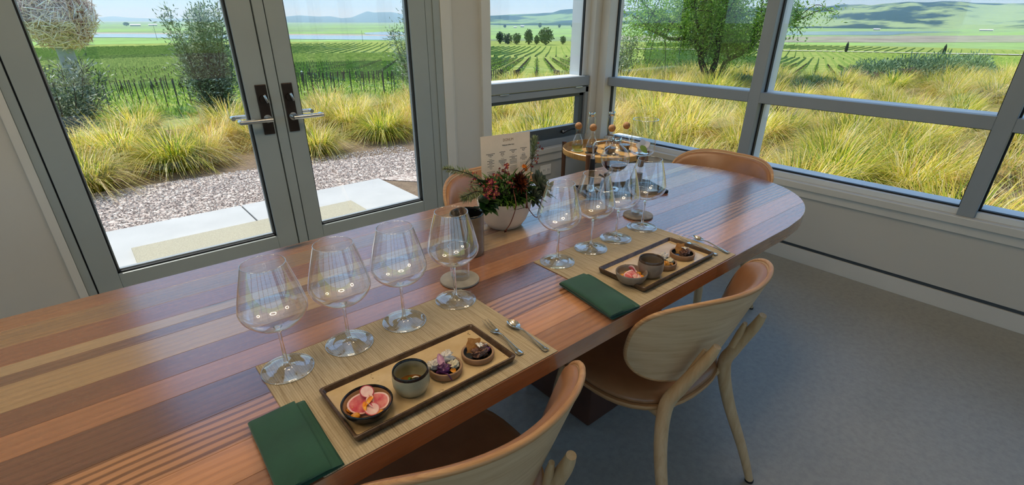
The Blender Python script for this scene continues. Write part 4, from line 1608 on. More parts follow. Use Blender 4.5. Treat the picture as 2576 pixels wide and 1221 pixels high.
def leaf(mb, base, d, L, W, bend=0.3, col=0.5, n=4, nrm=None, cup=0.15):
    """tapered leaf, n segments, bent downwards along its own normal"""
    d = Vector(d).normalized()
    up = Vector(nrm) if nrm is not None else Vector((0, 0, 1))
    side = d.cross(up)
    side = side.normalized() if side.length > 1e-4 else Vector((1, 0, 0))
    nm = side.cross(d).normalized()
    vs, fs = [], []
    for i in range(n + 1):
        t = i / n
        w_ = W * (math.sin(PI * (0.12 + 0.86 * t)) ** 0.9 if t < 1 else 0.05)
        c = Vector(base) + d * (L * t) - nm * (bend * L * t * t)
        vs += [c - side * w_ + nm * cup * w_, c - nm * cup * w_ * 0.3, c + side * w_ + nm * cup * w_]
    for i in range(n):
        a = i * 3
        fs += [(a, a + 1, a + 4, a + 3), (a + 1, a + 2, a + 5, a + 4)]
    mb.add(vs, fs, (col, col, col, 1))


def px_at(px, py, y):
    return at_y(px, py, y)


def blossom(mb, c, r, n=5):
    c = Vector(c)
    ax = Vector((RU(-1, 1), RU(-1.4, 0.2), RU(-0.6, 1))).normalized()
    a0 = RU(0, 6)
    s1 = ax.orthogonal().normalized()
    s2 = ax.cross(s1)
    for k in range(n):
        a = a0 + 2 * PI * k / n
        d = s1 * math.cos(a) + s2 * math.sin(a) + ax * 0.5
        leaf(mb, c, d, r, r * 0.42, 0.2, RU(0, 0.75), 2, ax)
    mb.sphere(c + ax * r * 0.15, r * 0.2, 5, 3)
    if mb.c is not None:
        mb.c[-17:] = [(1, 1, 1, 1)] * 17


# fluffy grass heads reaching left
def grass_head(p0, p1, p2, lab, fat=0.010):
    q = smooth_path([tuple(p0), tuple(p1), tuple(p2)], 10)
    g = MB()
    st = MB()
    st.tube(q, [0.0014] * len(q), 6)
    s0 = int(len(q) * 0.40)
    for i in range(s0, len(q)):
        t = (i - s0) / max(1, len(q) - 1 - s0)
        d = (Vector(q[min(i + 1, len(q) - 1)]) - Vector(q[max(0, i - 1)])).normalized()
        r = fat * math.sin(PI * (0.12 + 0.83 * t)) ** 0.7
        for k in range(26):
            s1 = d.orthogonal().normalized()
            s2 = d.cross(s1)
            a = RU(0, 2 * PI)
            o = s1 * math.cos(a) + s2 * math.sin(a)
            leaf(g, Vector(q[i]) + o * r * 0.2 + d * RU(-0.003, 0.003), o * 0.8 + d * RU(0.6, 1.2), r * RU(1.0, 2.2), 0.0012, 0.0, RU(0.1, 1), 2)
    st.build('grass_stem', M['stem'], fl)
    g.build('grass_head', M['fluff'], fl, angle=180, recalc=False)


grass_head(px_at(1240, 480, 1.23), px_at(1185, 440, 1.22), px_at(1117, 424, 1.21), '', 0.013)
grass_head(px_at(1240, 505, 1.20), px_at(1205, 482, 1.18), px_at(1164, 497, 1.16), '', 0.018)
grass_head(px_at(1335, 440, 1.32), px_at(1340, 390, 1.335), px_at(1345, 345, 1.34), '', 0.015)
# spear-like leaves left
lv = MB()
for k in range(60):
    leaf(lv, px_at(1225 + RU(-15, 15), 470 + RU(-15, 15), 1.23), (RU(-1.0, 0.1), RU(-0.6, 0.5), RU(-0.1, 1.0)), RU(0.025, 0.05), RU(0.003, 0.006), 0.3, RU(0.2, 1))
for k in range(26):                       # broad dark leaf mass at left front
    leaf(lv, px_at(1215 + RU(-12, 20), 512 + RU(-14, 10), 1.19), (RU(-0.9, 0.4), RU(-1, -0.2), RU(-0.2, 0.5)), RU(0.03, 0.05), RU(0.010, 0.017), 0.4, RU(0.0, 0.3))
for k in range(170):                      # ferny greens over the front rim
    a = RU(-2.6, -0.3)
    r = RU(0.03, 0.088)
    b = Vector((PX + r * math.cos(a), PY + r * math.sin(a), PZ + RU(0.0, 0.03) * (1 - r / 0.1) + 0.004))
    leaf(lv, b, (math.cos(a) + RU(-0.7, 0.7), math.sin(a) + RU(-0.7, 0.7), RU(-0.3, 0.8)), RU(0.015, 0.034), RU(0.0018, 0.0035), 0.5, RU(0.15, 1.0), 3)
for k in range(110):
    a = RU(0, 2 * PI)
    r = RU(0.0, 0.08)
    leaf(lv, (PX + r * math.cos(a), PY + r * math.sin(a), PZ + 0.01), (math.cos(a) + RU(-0.5, 0.5), math.sin(a) + RU(-0.5, 0.5), RU(0.2, 1.4)), RU(0.02, 0.045), RU(0.003, 0.007), 0.4, RU(0.0, 0.5), 3)
for k in range(260):                      # dense dark mass above the rim
    a = RU(0, 2 * PI)
    e = RU(-0.2, 1.3)
    q = RU(0.55, 1.0)
    b = Vector((PX + 0.018 + 0.098 * q * math.cos(a) * math.cos(e), PY + 0.075 * q * math.sin(a) * math.cos(e), PZ + 0.012 + 0.060 * q * math.sin(e)))
    leaf(lv, b, (math.cos(a) + RU(-0.6, 0.6), math.sin(a) + RU(-0.6, 0.6), RU(-0.2, 1.2)), RU(0.018, 0.040), RU(0.003, 0.009), 0.4, RU(0.0, 0.45), 3)
lv.build('foliage', M['leaf_green'], fl, angle=180, recalc=False)
# purple sprigs with small blossoms
pb = MB()
sp = MB()
cl = [(1236, 462, 1.20, 24), (1222, 478, 1.19, 18), (1245, 480, 1.18, 22), (1228, 490, 1.17, 10), (1250, 447, 1.22, 8), (1284, 464, 1.18, 9), (1240, 496, 1.16, 6), (1205, 472, 1.20, 5), (1192, 447, 1.21, 4), (1190, 460, 1.22, 3), (1345, 402, 1.33, 7), (1340, 412, 1.32, 5), (1355, 368, 1.34, 5), (1347, 385, 1.335, 4), (1270, 424, 1.25, 9), (1255, 427, 1.25, 3), (1278, 430, 1.25, 4), (1180, 475, 1.20, 2)]
for (x, y_, yw, n) in cl:
    c = px_at(x, y_, yw)
    q = [tuple(Vector((PX + (c.x - PX) * 0.3, PY + (c.y - PY) * 0.3, PZ + 0.02))), tuple((Vector((PX, PY, PZ)) * 0.35 + c * 0.65) + Vector((0, 0, 0.008))), tuple(c)]
    sp.tube(smooth_path(q, 5), 0.0010, 5)
    for k in range(n):
        blossom(pb, c + Vector((RU(-1, 1), RU(-1, 1), RU(-1, 1))) * 0.014, RU(0.0045, 0.0078), 4)
sp.build('sprig_stem', M['stem'], fl)
pb.build('purple_blossoms', M['purple'], fl, angle=180, recalc=False)['kind'] = 'stuff'
ob = MB()
for k in range(6):
    blossom(ob, px_at(1322 + RU(-6, 6), 420 + RU(-7, 7), 1.27), 0.008, 5)
ob.build('orange_blossom', M['orange'], fl, angle=180, recalc=False)
MB().tube(smooth_path([tuple(px_at(1300, 455, 1.25)), tuple(px_at(1308, 435, 1.26)), tuple(px_at(1320, 424, 1.27))], 5), 0.0020, 6).build('sprig_stem', M['red_stem'], fl)


def rosette(c, ax, r, n, m, name, w=0.32):
    c = Vector(c)
    ax = Vector(ax).normalized()
    s1 = ax.orthogonal().normalized()
    s2 = ax.cross(s1)
    g = MB()
    for k in range(n):
        a = k * 2.39996
        t = k / n
        tilt = 1.25 - 1.15 * t
        d = (s1 * math.cos(a) + s2 * math.sin(a)) * tilt + ax * (1.35 - tilt)
        leaf(g, c + ax * (0.004 * t), d, r * (1.0 - 0.62 * t), r * w * (1.0 - 0.55 * t), -0.15, RU(0, 1), 4, ax, 0.5)
    return g.build(name, m, fl, angle=180, recalc=False)


for p_ in ((1352, 470, 1.24), (1340, 490, 1.22), (1302, 455, 1.22)):
    c = px_at(*p_)
    MB().tube(smooth_path([(PX + 0.02, PY, PZ), tuple(Vector((PX, PY, PZ)) * 0.4 + c * 0.6), tuple(c)], 5), 0.006, 8).build('succulent_stem', M['stem'], fl)
rosette(px_at(1350, 468, 1.24), (0.45, -0.6, 0.5), 0.070, 30, M['grey_succ'], 'grey_rosette')
rosette(px_at(1338, 490, 1.21), (0.4, -0.7, 0.1), 0.052, 20, M['grey_succ'], 'grey_rosette')
rosette(px_at(1304, 462, 1.20), (0.1, -0.8, 0.4), 0.044, 80, M['red_succ'], 'red_rosette', 0.16)
g = MB()
for k in range(9):
    leaf(g, px_at(1375 + RU(-8, 4), 475 + RU(-10, 12), 1.24), (RU(0.4, 1.0), RU(-0.5, 0.2), RU(-0.5, 0.8)), RU(0.03, 0.055), RU(0.006, 0.011), 0.2, RU(0.2, 0.8), 4)
for k in range(8):
    leaf(g, px_at(1345 + RU(-8, 8), 500 + RU(-6, 8), 1.20), (RU(-0.2, 0.8), RU(-0.6, 0.0), RU(-1.0, -0.3)), RU(0.03, 0.045), RU(0.004, 0.007), 0.1, RU(0.0, 0.5), 4)
g.build('grey_leaves', M['grey_succ'], fl, angle=180, recalc=False)
# trailing stems with little red rosettes at their ends
for pts in ([(1291, 478, 1.20), (1297, 505, 1.155), (1297, 525, 1.145), (1284, 562, 1.155), (1271, 581, 1.175)], [(1318, 478, 1.20), (1326, 505, 1.17), (1328, 522, 1.16), (1345, 545, 1.17), (1356, 546, 1.17)], [(1320, 465, 1.20), (1325, 490, 1.165), (1324, 520, 1.155)]):
    q = smooth_path([tuple(px_at(*p)) for p in pts], 6)
    MB().tube(q, 0.0016, 6).build('trailing_stem', M['red_stem'], fl)
    g = MB()
    for k in range(9):
        leaf(g, q[-1], (RU(-1, 1), RU(-1, 0.2), RU(-0.6, 0.8)), 0.009, 0.0026, 0.1, RU(0.3, 1), 2)
    g.build('stem_tip', M['red_succ'], fl, angle=180, recalc=False)

# ------------------------------------------------------------------ menu card standing behind the flowers
cy = 1.325
cbl, ctl, ctr = at_y(1207, 455, cy), at_y(1208, 345, cy + 0.012), at_y(1333, 330, cy + 0.012)
ux = (ctr - ctl)
cw = ux.length
ux.normalize()
uz = Vector((0, 0.075, 1)).normalized()
uz = (uz - ux * uz.dot(ux)).normalized()
un = uz.cross(ux).normalized()
if un.y > 0:
    un = -un
ch = 0.195
card = thing('menu_card', ctl, 0, 'cream printed menu card standing behind the flower arrangement', 'menu')
card.matrix_world = Matrix((ux, uz, un)).transposed().to_4x4()
card.location = ctl
M['paper'] = plain('cream_card', '#f0dcc4', 0.75, var=0.02, scale=30)
M['ink'] = plain('dark_ink', '#2a221c', 0.7)
M['ink_soft'] = plain('bronze_ink', '#9c7a54', 0.6)
MB().box(0, -ch, -0.0006, cw, 0, 0).build('card', M['paper'], card, smooth=False)


def text_mesh(txt, size, align='CENTER', bold=0.0):
    cu = bpy.data.curves.new('lettering', 'FONT')
    cu.body = txt
    cu.size = size
    cu.align_x = align
    cu.align_y = 'CENTER'
    cu.offset = bold
    o = bpy.data.objects.new('lettering', cu)
    COL.objects.link(o)
    dg = bpy.context.evaluated_depsgraph_get()
    me = bpy.data.meshes.new_from_object(o.evaluated_get(dg))
    bpy.data.objects.remove(o)
    bpy.data.curves.remove(cu)
    return me


def lettering(txt, size, m, parent, loc, rot=(0, 0, 0), bold=0.0):
    me = text_mesh(txt, size, 'CENTER', bold)
    me.materials.clear()
    me.materials.append(m)
    return put('lettering', me, parent, loc, rot)


lettering('DONUM', 0.0125, M['ink_soft'], card, (cw * 0.54, -0.020, 0.0004))
lettering('Welcome Daffer Kaye', 0.0060, M['ink'], card, (cw * 0.54, -0.037, 0.0004), bold=0.0001)
bars = MB()                                   # four columns of print too small to read
cols = [(0.185, [(0.17, 1), (0.10, 1), (0.045, 0.7), 0, (0.06, 0.5), (0.14, 1), (0.07, 0.9), (0.14, 0.8), (0.06, 0.7), (0.13, 0.8), (0.06, 0.7), (0.04, 0.4), 0, (0.16, 0.6), (0.09, 0.6), (0.10, 0.5), (0.17, 0.6)], 0.060),
        (0.420, [(0.12, 1), (0.07, 1), (0.08, 0.9), (0.04, 0.7), 0, (0.07, 0.5), (0.16, 1), (0.16, 0.9), (0.11, 0.9), (0.06, 0.7), (0.05, 0.6), (0.05, 0.4), 0, (0.13, 0.6), (0.09, 0.6), (0.13, 0.6), (0.09, 0.5), (0.12, 0.5)], 0.058),
        (0.640, [(0.15, 1), (0.07, 1), (0.05, 0.7), 0, (0.06, 0.5), (0.16, 1), (0.07, 0.9), (0.15, 0.8), (0.15, 0.8), (0.15, 0.8), (0.15, 0.7), 0, (0.14, 0.6), (0.15, 0.6), (0.14, 0.6), (0.14, 0.6), (0.13, 0.5), 0, 0, (0.17, 0.5), (0.18, 0.5)], 0.056),
        (0.860, [(0.14, 1), (0.07, 1), (0.05, 0.7), 0, (0.06, 0.5), (0.08, 1), (0.09, 0.9), (0.15, 0.8), (0.15, 0.8), (0.07, 0.7), 0, (0.14, 0.5), (0.14, 0.5), (0.12, 0.5), (0.14, 0.5)], 0.054)]
for cx_, rows, y0 in cols:
    yy = -y0
    for rw in rows:
        if rw == 0:
            yy -= 0.0045
            continue
        w_, th_ = rw
        nseg = max(1, int(w_ / 0.028))
        x0 = cw * (cx_ - w_ / 2)
        for k in range(nseg):
            a = x0 + cw * w_ * k / nseg
            b = x0 + cw * w_ * (k + 0.86) / nseg
            bars.add([(a, yy, 0.0003), (b, yy, 0.0003), (b, yy - 0.0017 * th_, 0.0003), (a, yy - 0.0017 * th_, 0.0003)], [(0, 1, 2, 3)])
        yy -= 0.0047
bars.build('small_print', M['ink'], card, smooth=False, recalc=False)['kind'] = 'stuff'

# ------------------------------------------------------------------ siphon coffee maker on its tray
ang = math.atan2(-0.147, 0.319)
ex, ey = Vector((math.cos(ang), math.sin(ang), 0)), Vector((-math.sin(ang), math.cos(ang), 0))
SC0 = Vector((1.655, 1.244, TZ))
st_ = thing('coffee_tray', SC0, ang, 'dark bronze tray with turned-up edges under the siphon coffee maker', 'tray')
M['traydark'] = plain('dark_tray', '#4a3a2e', 0.18, 0.4, var=0.15, scale=14)
M['trayedge'] = plain('black_tray_edge', '#1a1512', 0.3, 0.3)
hx, hy = 0.178, 0.084
MB().box(-hx + 0.004, -hy + 0.004, 0, hx - 0.004, hy - 0.004, 0.003).build('tray_floor', M['traydark'], st_, bevel=0.001)
for nm, b in (('edge', (-hx, -hy, hx, -hy + 0.006)), ('edge', (-hx, hy - 0.006, hx, hy)), ('edge', (-hx, -hy, -hx + 0.006, hy)), ('edge', (hx - 0.006, -hy, hx, hy))):
    MB().box(b[0], b[1], 0.0005, b[2], b[3], 0.013).build('tray_edge', M['trayedge'], st_, bevel=0.002)
FZ = 0.0032
M['chrome'] = plain('chrome', '#d5d5d2', 0.08, 1.0)
M['blackplastic'] = plain('black_plastic', '#0c0c0d', 0.32)
M['sglass'] = thin_glass('borosilicate_wall', (0.96, 0.975, 0.975, 1), 1.47, 1.1)
M['coffee'] = NT('brewed_coffee').set(Roughness=0.03).m
M['coffee'].node_tree.nodes['Principled BSDF'].inputs['Base Color'].default_value = lin('#3a1410')


def loc_of(x, y):
    p = Matrix.Rotation(-ang, 3, 'Z') @ Vector((x - SC0.x, y - SC0.y, 0))
    return p.x, p.y


sx, sy = loc_of(1.550, 1.316)
gx_, gy_ = loc_of(1.637, 1.271)
sip = thing('siphon_brewer', SC0 + Vector((0, 0, FZ)), ang, 'siphon coffee stand holding a round glass globe half full of coffee', 'coffee maker')
bcx, bcy = loc_of(1.622, 1.289)
MB().obox(((bcx + sx) / 2, (bcy + sy) / 2, 0.003), ((bcx - sx) / 2, (bcy - sy) / 2, 0), (-0.01 * (bcy - sy) / 0.08, 0.01 * (bcx - sx) / 0.08, 0), (0, 0, 0.0028)).build('base_bar', M['chrome'], sip, bevel=0.001)
MB().lathe([(0, 0), (0.050, 0), (0.052, 0.002), (0.050, 0.005), (0.047, 0.006), (0, 0.006)], 40, (bcx, bcy, 0)).build('stand_base', M['chrome'], sip, angle=50)
MB().lathe([(0.0, 0.0), (0.022, 0.0), (0.021, 0.008), (0.016, 0.02), (0.013, 0.030), (0, 0.03)], 24, (sx, sy, 0)).build('stand_foot', M['chrome'], sip, angle=60)
MB().lathe([(0.0105, 0.026), (0.0115, 0.055), (0.0125, 0.057), (0.0125, 0.076), (0.0118, 0.078), (0.0128, 0.082), (0.0100, 0.136), (0, 0.137)], 24, (sx, sy, 0)).build('grip', M['blackplastic'], sip, angle=40)
MB().lathe([(0.0075, 0.136), (0.0075, 0.152), (0.0055, 0.154), (0, 0.155)], 20, (sx, sy, 0)).build('ferrule', M['chrome'], sip, angle=40)
d_ = Vector((gx_ - sx, gy_ - sy, 0)).normalized()
q = smooth_path([(sx, sy, 0.150), (sx, sy, 0.185), (sx + d_.x * 0.004, sy + d_.y * 0.004, 0.197), (sx + d_.x * 0.014, sy + d_.y * 0.014, 0.203), (gx_ - d_.x * 0.020, gy_ - d_.y * 0.020, 0.209)], 6)
MB().tube(q, 0.0040, 12).build('neck_arm', M['chrome'], sip)
MB().lathe([(0.0165, 0.196), (0.0200, 0.197), (0.0210, 0.205), (0.0200, 0.213), (0.0185, 0.216), (0.0165, 0.216)], 32, (gx_, gy_, 0)).build('collar', M['chrome'], sip, angle=50)
MB().tube([(gx_ - d_.x * 0.022, gy_ - d_.y * 0.022, 0.206), (gx_ - d_.x * 0.030, gy_ - d_.y * 0.030, 0.207)], 0.0065, 12).build('clamp_screw', M['chrome'], sip)
gc = 0.133
Rg = 0.0585
prof = []
for k in range(27):
    a = -PI / 2 + k / 26 * (PI / 2 + 1.02)
    rr = Rg * math.cos(a)
    zz = gc + Rg * 0.97 * math.sin(a)
    prof.append((max(0.0, rr) if k else 0.0, zz))
prof += [(0.0195, 0.190), (0.0168, 0.198), (0.0170, 0.219)]
MB().lathe(prof, 48, (gx_, gy_, 0)).build('globe', M['sglass'], sip, angle=180)
prof = []
for k in range(14):
    a = -PI / 2 + k / 13 * (PI / 2 - 0.42)
    prof.append((max(0.0, (Rg - 0.0015) * math.cos(a)) if k else 0.0, gc + (Rg * 0.97 - 0.0015) * math.sin(a)))
prof.append((0, prof[-1][1]))
MB().lathe(prof, 48, (gx_, gy_, 0)).build('coffee', M['coffee'], sip, angle=50)
# alcohol burner under the globe
bxx, byy = loc_of(1.630, 1.298)
brn = thing('alcohol_burner', SC0 + ex * bxx + ey * byy + Vector((0, 0, FZ + 0.0063)), ang, 'small black burner with wick cap standing on the coffee tray', 'burner')
MB().lathe([(0, 0.000), (0.022, 0.0), (0.027, 0.006), (0.027, 0.016), (0.022, 0.026), (0.011, 0.031), (0, 0.032)], 32).build('fuel_body', M['blackplastic'], brn, angle=60)
MB().lathe([(0.0085, 0.030), (0.0085, 0.046), (0.0135, 0.047), (0.0140, 0.056), (0.012, 0.058), (0, 0.058)], 28).build('wick_cap', M['bronze'], brn, angle=50)
MB().tube([(-0.010, 0, 0.040), (-0.026, 0.002, 0.050), (-0.036, 0.004, 0.055)], [0.003, 0.004, 0.005], 8, flat=0.5).build('lever', M['blackplastic'], brn)
MB().tube([(0.014, 0, 0.052), (0.020, 0, 0.064), (0.026, 0, 0.058)], 0.0014, 6).build('hook', M['blackplastic'], brn)
MB().tube([(0.024, -0.006, 0.012), (0.040, -0.008, 0.012)], 0.0085, 16).build('knob', M['blackplastic'], brn)
# upper chamber resting in its black stand
ux_, uy_ = loc_of(1.757, 1.228)
up = thing('siphon_funnel', SC0 + ex * ux_ + ey * uy_ + Vector((0, 0, FZ)), ang, 'tall clear glass siphon chamber standing upright in a black holder', 'coffee maker')
MB().lathe([(0, 0), (0.048, 0), (0.052, 0.004), (0.052, 0.020), (0.049, 0.021), (0.048, 0.006), (0, 0.005)], 40).build('holder_cup', M['blackplastic'], up, angle=40)
MB().lathe([(0.020, 0.0045), (0.019, 0.012), (0.0145, 0.015), (0.0130, 0.058), (0.0115, 0.060), (0, 0.060)], 24).build('holder_post', M['blackplastic'], up, angle=40)
MB().lathe([(0.0062, 0.058), (0.0062, 0.100), (0.0058, 0.100), (0.0058, 0.058)], 20).build('glass_tube', M['sglass'], up, angle=60)
MB().lathe([(0, 0.086), (0.009, 0.086), (0.0125, 0.090), (0.0135, 0.116), (0.0195, 0.118), (0.0205, 0.132), (0, 0.133)], 28).build('rubber_stopper', M['blackplastic'], up, angle=40)
MB().lathe([(0.0, 0.1335), (0.022, 0.1345), (0.038, 0.140), (0.0475, 0.150), (0.0500, 0.162), (0.0500, 0.270), (0.0505, 0.2805)], 48).build('chamber', M['sglass'], up, angle=180)
MB().grid(lambda u, v: ((0.0505 + 0.0016 * math.cos(2 * PI * v)) * math.cos(2 * PI * u), (0.0505 + 0.0016 * math.cos(2 * PI * v)) * math.sin(2 * PI * u), 0.2810 + 0.0016 * math.sin(2 * PI * v)), 48, 8, True).build('chamber_rim', M['rimglass'], up, angle=180)
MB().lathe([(0, 0.1375), (0.016, 0.138), (0.024, 0.141), (0.026, 0.144), (0.022, 0.1445), (0, 0.143)], 32).build('filter_disc', M['chrome'], up, angle=50)

# ------------------------------------------------------------------ round tray table in the corner
TCX, TCY, TTZ = 2.86, 2.33, 0.535
tt = thing('tray_table', (TCX, TCY, 0), 0, 'round wooden tray side table on slim legs in the window corner', 'side table')
M['walnut'] = oak('walnut_legs', '#4a2c18', '#6a4427', 0.4, (20, 20, 3))
M['traywood'] = oak('tray_wood', '#a87a40', '#c79a58', 0.35, (3, 30, 3))
MB().lathe([(0, 0.0), (0.29, 0.0), (0.298, 0.004), (0.300, 0.012), (0.300, 0.040), (0.296, 0.043), (0.291, 0.040), (0.289, 0.012), (0.286, 0.010), (0, 0.010)], 72, (0, 0, TTZ - 0.01)).build('tray_top', M['traywood'], tt, angle=40)
for k in range(4):
    a = RAD(21 + 90 * k)
    cx_, cy_ = 0.308 * math.cos(a), 0.305 * math.sin(a)
    MB().tube([(cx_ * 1.02, cy_ * 1.02, 0), (cx_ * 1.02, cy_ * 1.02, TTZ + 0.045)], [0.013, 0.017], 12).build('leg', M['walnut'], tt, angle=40)
for k in range(2):
    a = RAD(21 + 90 * k)
    MB().obox((0, 0, TTZ - 0.028 - 0.0 * k), (0.300 * math.cos(a), 0.300 * math.sin(a), 0), (-0.011 * math.sin(a), 0.011 * math.cos(a), 0), (0, 0, 0.016)).build('cross_bar', M['walnut'], tt, bevel=0.003)

M['cork'] = plain('cork_ball', '#8a5f38', 0.75, hex2='#b5824e', scale=140, bump=0.4, bscale=260)
M['whitewine'] = thin_glass('white_wine', (0.90, 0.92, 0.55, 1), 1.33, 0.6)
M['redwine'] = NT('red_wine').set(Roughness=0.03).m
M['redwine'].node_tree.nodes['Principled BSDF'].inputs['Base Color'].default_value = lin('#2a0410')
M['feltpad'] = plain('grey_felt', '#8a8880', 0.9, var=0.1, scale=80)


def pad(x, y, label):
    return tag(MB().lathe([(0, 0), (0.044, 0), (0.045, 0.002), (0.044, 0.005), (0, 0.005)], 36).build('coaster', M['feltpad'], loc=(x, y, TTZ + 0.0002)), label, 'coaster', 'felt coasters on the tray table')


def carafe(x, y, wine, label):
    z = TTZ + 0.0054
    t = thing('carafe', (x, y, z), 0, label, 'carafe', 'ball-stoppered carafes on the tray table')
    prof = smooth_path([(0.0, 0.0015), (0.030, 0.0018), (0.036, 0.006), (0.042, 0.026), (0.043, 0.046), (0.036, 0.074), (0.022, 0.104), (0.0165, 0.128), (0.0200, 0.158)], 5)
    MB().lathe(prof, 40).build('glass', M['sglass'], t, angle=180)
    MB().lathe([(0, 0.0030), (0.029, 0.0032), (0.0348, 0.0075), (0.0405, 0.026), (0.0412, 0.040), (0, 0.040)], 36).build('wine', wine, t, angle=50)
    MB().sphere((0, 0, 0.176), 0.0258, 24, 14).build('ball_stopper', M['cork'], t, angle=180)
    return t


cps = []
for (px, py, wine, lb) in ((1452, 379, 'whitewine', 'carafe of white wine with cork ball stopper, leftmost on the tray table'), (1488, 384, 'redwine', 'carafe of red wine with cork ball stopper, second from the left on the tray table'),
                           (1534, 386, 'redwine', 'carafe of red wine with cork ball stopper behind the coffee globe'), (1570, 378, 'redwine', 'carafe of red wine with cork ball stopper, rightmost on the tray table')):
    p = at_z(px, py, TTZ + 0.004)
    pad(p.x, p.y, {1452: 'round grey coaster under the white wine carafe', 1488: 'round grey coaster under the second carafe from the left', 1534: 'round grey coaster under the carafe behind the globe', 1570: 'round grey coaster under the rightmost carafe'}[px])
    carafe(p.x, p.y, M[wine], lb)
M['mark'] = plain('black_print', '#151515', 0.5)


def bottle(x, y, label):
    t = thing('glass_bottle', (x, y, TTZ + 0.0002), 0, label, 'bottle', 'tall water bottles on the tray table')
    prof = smooth_path([(0, 0.002), (0.026, 0.002), (0.030, 0.006), (0.030, 0.10), (0.030, 0.19), (0.0285, 0.207), (0.023, 0.216), (0.022, 0.222)], 4)
    MB().lathe(prof, 36).build('glass', M['sglass'], t, angle=180)
    MB().lathe([(0, 0.252), (0.0225, 0.252), (0.0240, 0.250), (0.0240, 0.224), (0.0225, 0.222), (0, 0.222)], 32).build('cap', M['chrome'], t, angle=40)
    MB().lathe([(0, 0.003), (0.0285, 0.003), (0.0285, 0.185), (0, 0.185)], 32).build('water', thin_glass('still_water', (0.99, 0.995, 1.0, 1), 1.33, 0.6), t, angle=50)
    a = math.atan2(-y, -x)
    for k, ch_ in enumerate('DONUM'):
        aa = a + (k - 2) * 0.16
        o = lettering(ch_, 0.0095, M['mark'], t, (0.0306 * math.cos(aa), 0.0306 * math.sin(aa), 0.160), (PI / 2, 0, aa + PI / 2))
    return t


p1 = at_z(1484, 368, TTZ)
p2 = at_z(1533, 366, TTZ)
bottle(p1.x, p1.y, 'tall clear water bottle with steel cap, left one on the tray table')
bottle(p2.x, p2.y, 'tall clear water bottle with steel cap, right one in front of the corner post')

# white orchid with a green leaf lying in the glass chamber
oc = SC0 + ex * ux_ + ey * uy_ + Vector((0, 0, FZ + 0.1455))
vs = thing('orchid_flower', oc, 0, 'white orchid blossom with one green leaf inside the glass siphon chamber', 'flower')
M['orchid'] = leafy('orchid_petals', [(0.0, lin('#e6e2ea')), (1.0, lin('#f6f5f8'))], trans=0.35)
M['orchid_leaf'] = leafy('orchid_leaf', [(0.0, lin('#5d7c34')), (1.0, lin('#8aa850'))], trans=0.3)
o_ = MB()
hc = Vector((0.006, 0.004, 0.026))
vr = Vector((0.77, -0.64, 0))                 # sideways as seen from the table's near side
for k in range(5):
    a = 0.55 + 2 * PI * k / 5
    d = vr * math.cos(a) + Vector((-0.25, -0.30, 0)) * 0.5 + Vector((0, 0, 0.72 * math.sin(a) + 0.1))
    leaf(o_, hc, d, 0.032, 0.015, 0.1, RU(0, 1), 5, (-0.55, -0.65, 0.5))
o_.build('blossom', M['orchid'], vs, angle=180, recalc=False)
o_ = MB()
leaf(o_, hc + Vector((-0.022, -0.004, 0.004)), (0.30, -0.62, -0.55), 0.040, 0.013, 0.1, 0.7, 6, (-0.5, -0.6, 0.6))
o_.build('leaf', M['orchid_leaf'], vs, angle=180, recalc=False)
MB().tube([tuple(hc), (0.0, 0.006, 0.012), (0.006, 0.016, 0.001)], 0.0014, 6).build('stem', M['herb'], vs)
# ------------------------------------------------------------------ the land outside: level garden pad, slope, vineyards, plain, water, hills
EDGE = [(-60, 26), (0, 22), (7, 20), (13, 17), (21, 14), (29, 16), (40, 12.5), (58, 11), (80, 10), (95, 9.4), (160, 9.4)]


def interp(tab, x):
    if x <= tab[0][0]:
        return tab[0][1]
    for (a, b), (c, d) in zip(tab, tab[1:]):
        if x <= c:
            return b + (d - b) * (x - a) / (c - a)
    return tab[-1][1]


G0 = -0.06
PLAIN = -28.0


def terr_ad(az, d):
    e = interp(EDGE, az)
    z = interp([(0, G0), (e, G0), (max(30, e + 12), -2.8), (95, -7.8), (250, -15), (450, -22), (700, -27), (900, PLAIN), (1e6, PLAIN)], d)
    return z


def terr(x, y):
    return terr_ad(math.degrees(math.atan2(y, x)), math.hypot(x, y))


def on_terrain(px, py, d0=4.0, d1=6000.0):
    """where a pixel's ray meets the land"""
    v = ray(px, py)
    h = math.hypot(v.x, v.y)
    az = math.degrees(math.atan2(v.y, v.x))
    sl = v.z / h
    d = d0
    while d < d1:
        if CAM.z + sl * d <= terr_ad(az, d):
            lo, hi = d / 1.02, d
            for _ in range(25):
                m = (lo + hi) / 2
                if CAM.z + sl * m <= terr_ad(az, m):
                    hi = m
                else:
                    lo = m
            return Vector((v.x / h * hi, v.y / h * hi, terr_ad(az, hi)))
        d *= 1.02
    return Vector((v.x / h * d1, v.y / h * d1, PLAIN))


def soil_mat():
    s = NT('mulched_soil')
    v = s.coord('Object')
    a = s.noise(v, 9, 8, 0.7)
    b = s.noise(v, 60, 6, 0.7)
    c = s.ramp(a, [(0.3, lin('#6d5540')), (0.55, lin('#94795c')), (0.75, lin('#b09878'))])
    d = s.ramp(b, [(0.3, lin('#55412f')), (0.7, lin('#b39b7d'))])
    s.color(s.mix(0.5, c, d))
    s.set(Roughness=0.95)
    s.bump(b, 0.8, 0.03)
    return s.m


def field_mat(name, cols, sc, sc2=0.6):
    s = NT(name)
    v = s.coord('Object')
    a = s.noise(v, sc, 8, 0.6)
    b = s.noise(v, sc2, 6, 0.7)
    c = s.ramp(a, cols)
    d = s.ramp(b, [(0.3, (0.62, 0.62, 0.62, 1)), (0.7, (1.15, 1.15, 1.1, 1))])
    s.color(s.mix(1.0, c, d, 'MULTIPLY'))
    s.set(Roughness=0.95)
    s.b.inputs['Specular IOR Level'].default_value = 0.1
    return s.m


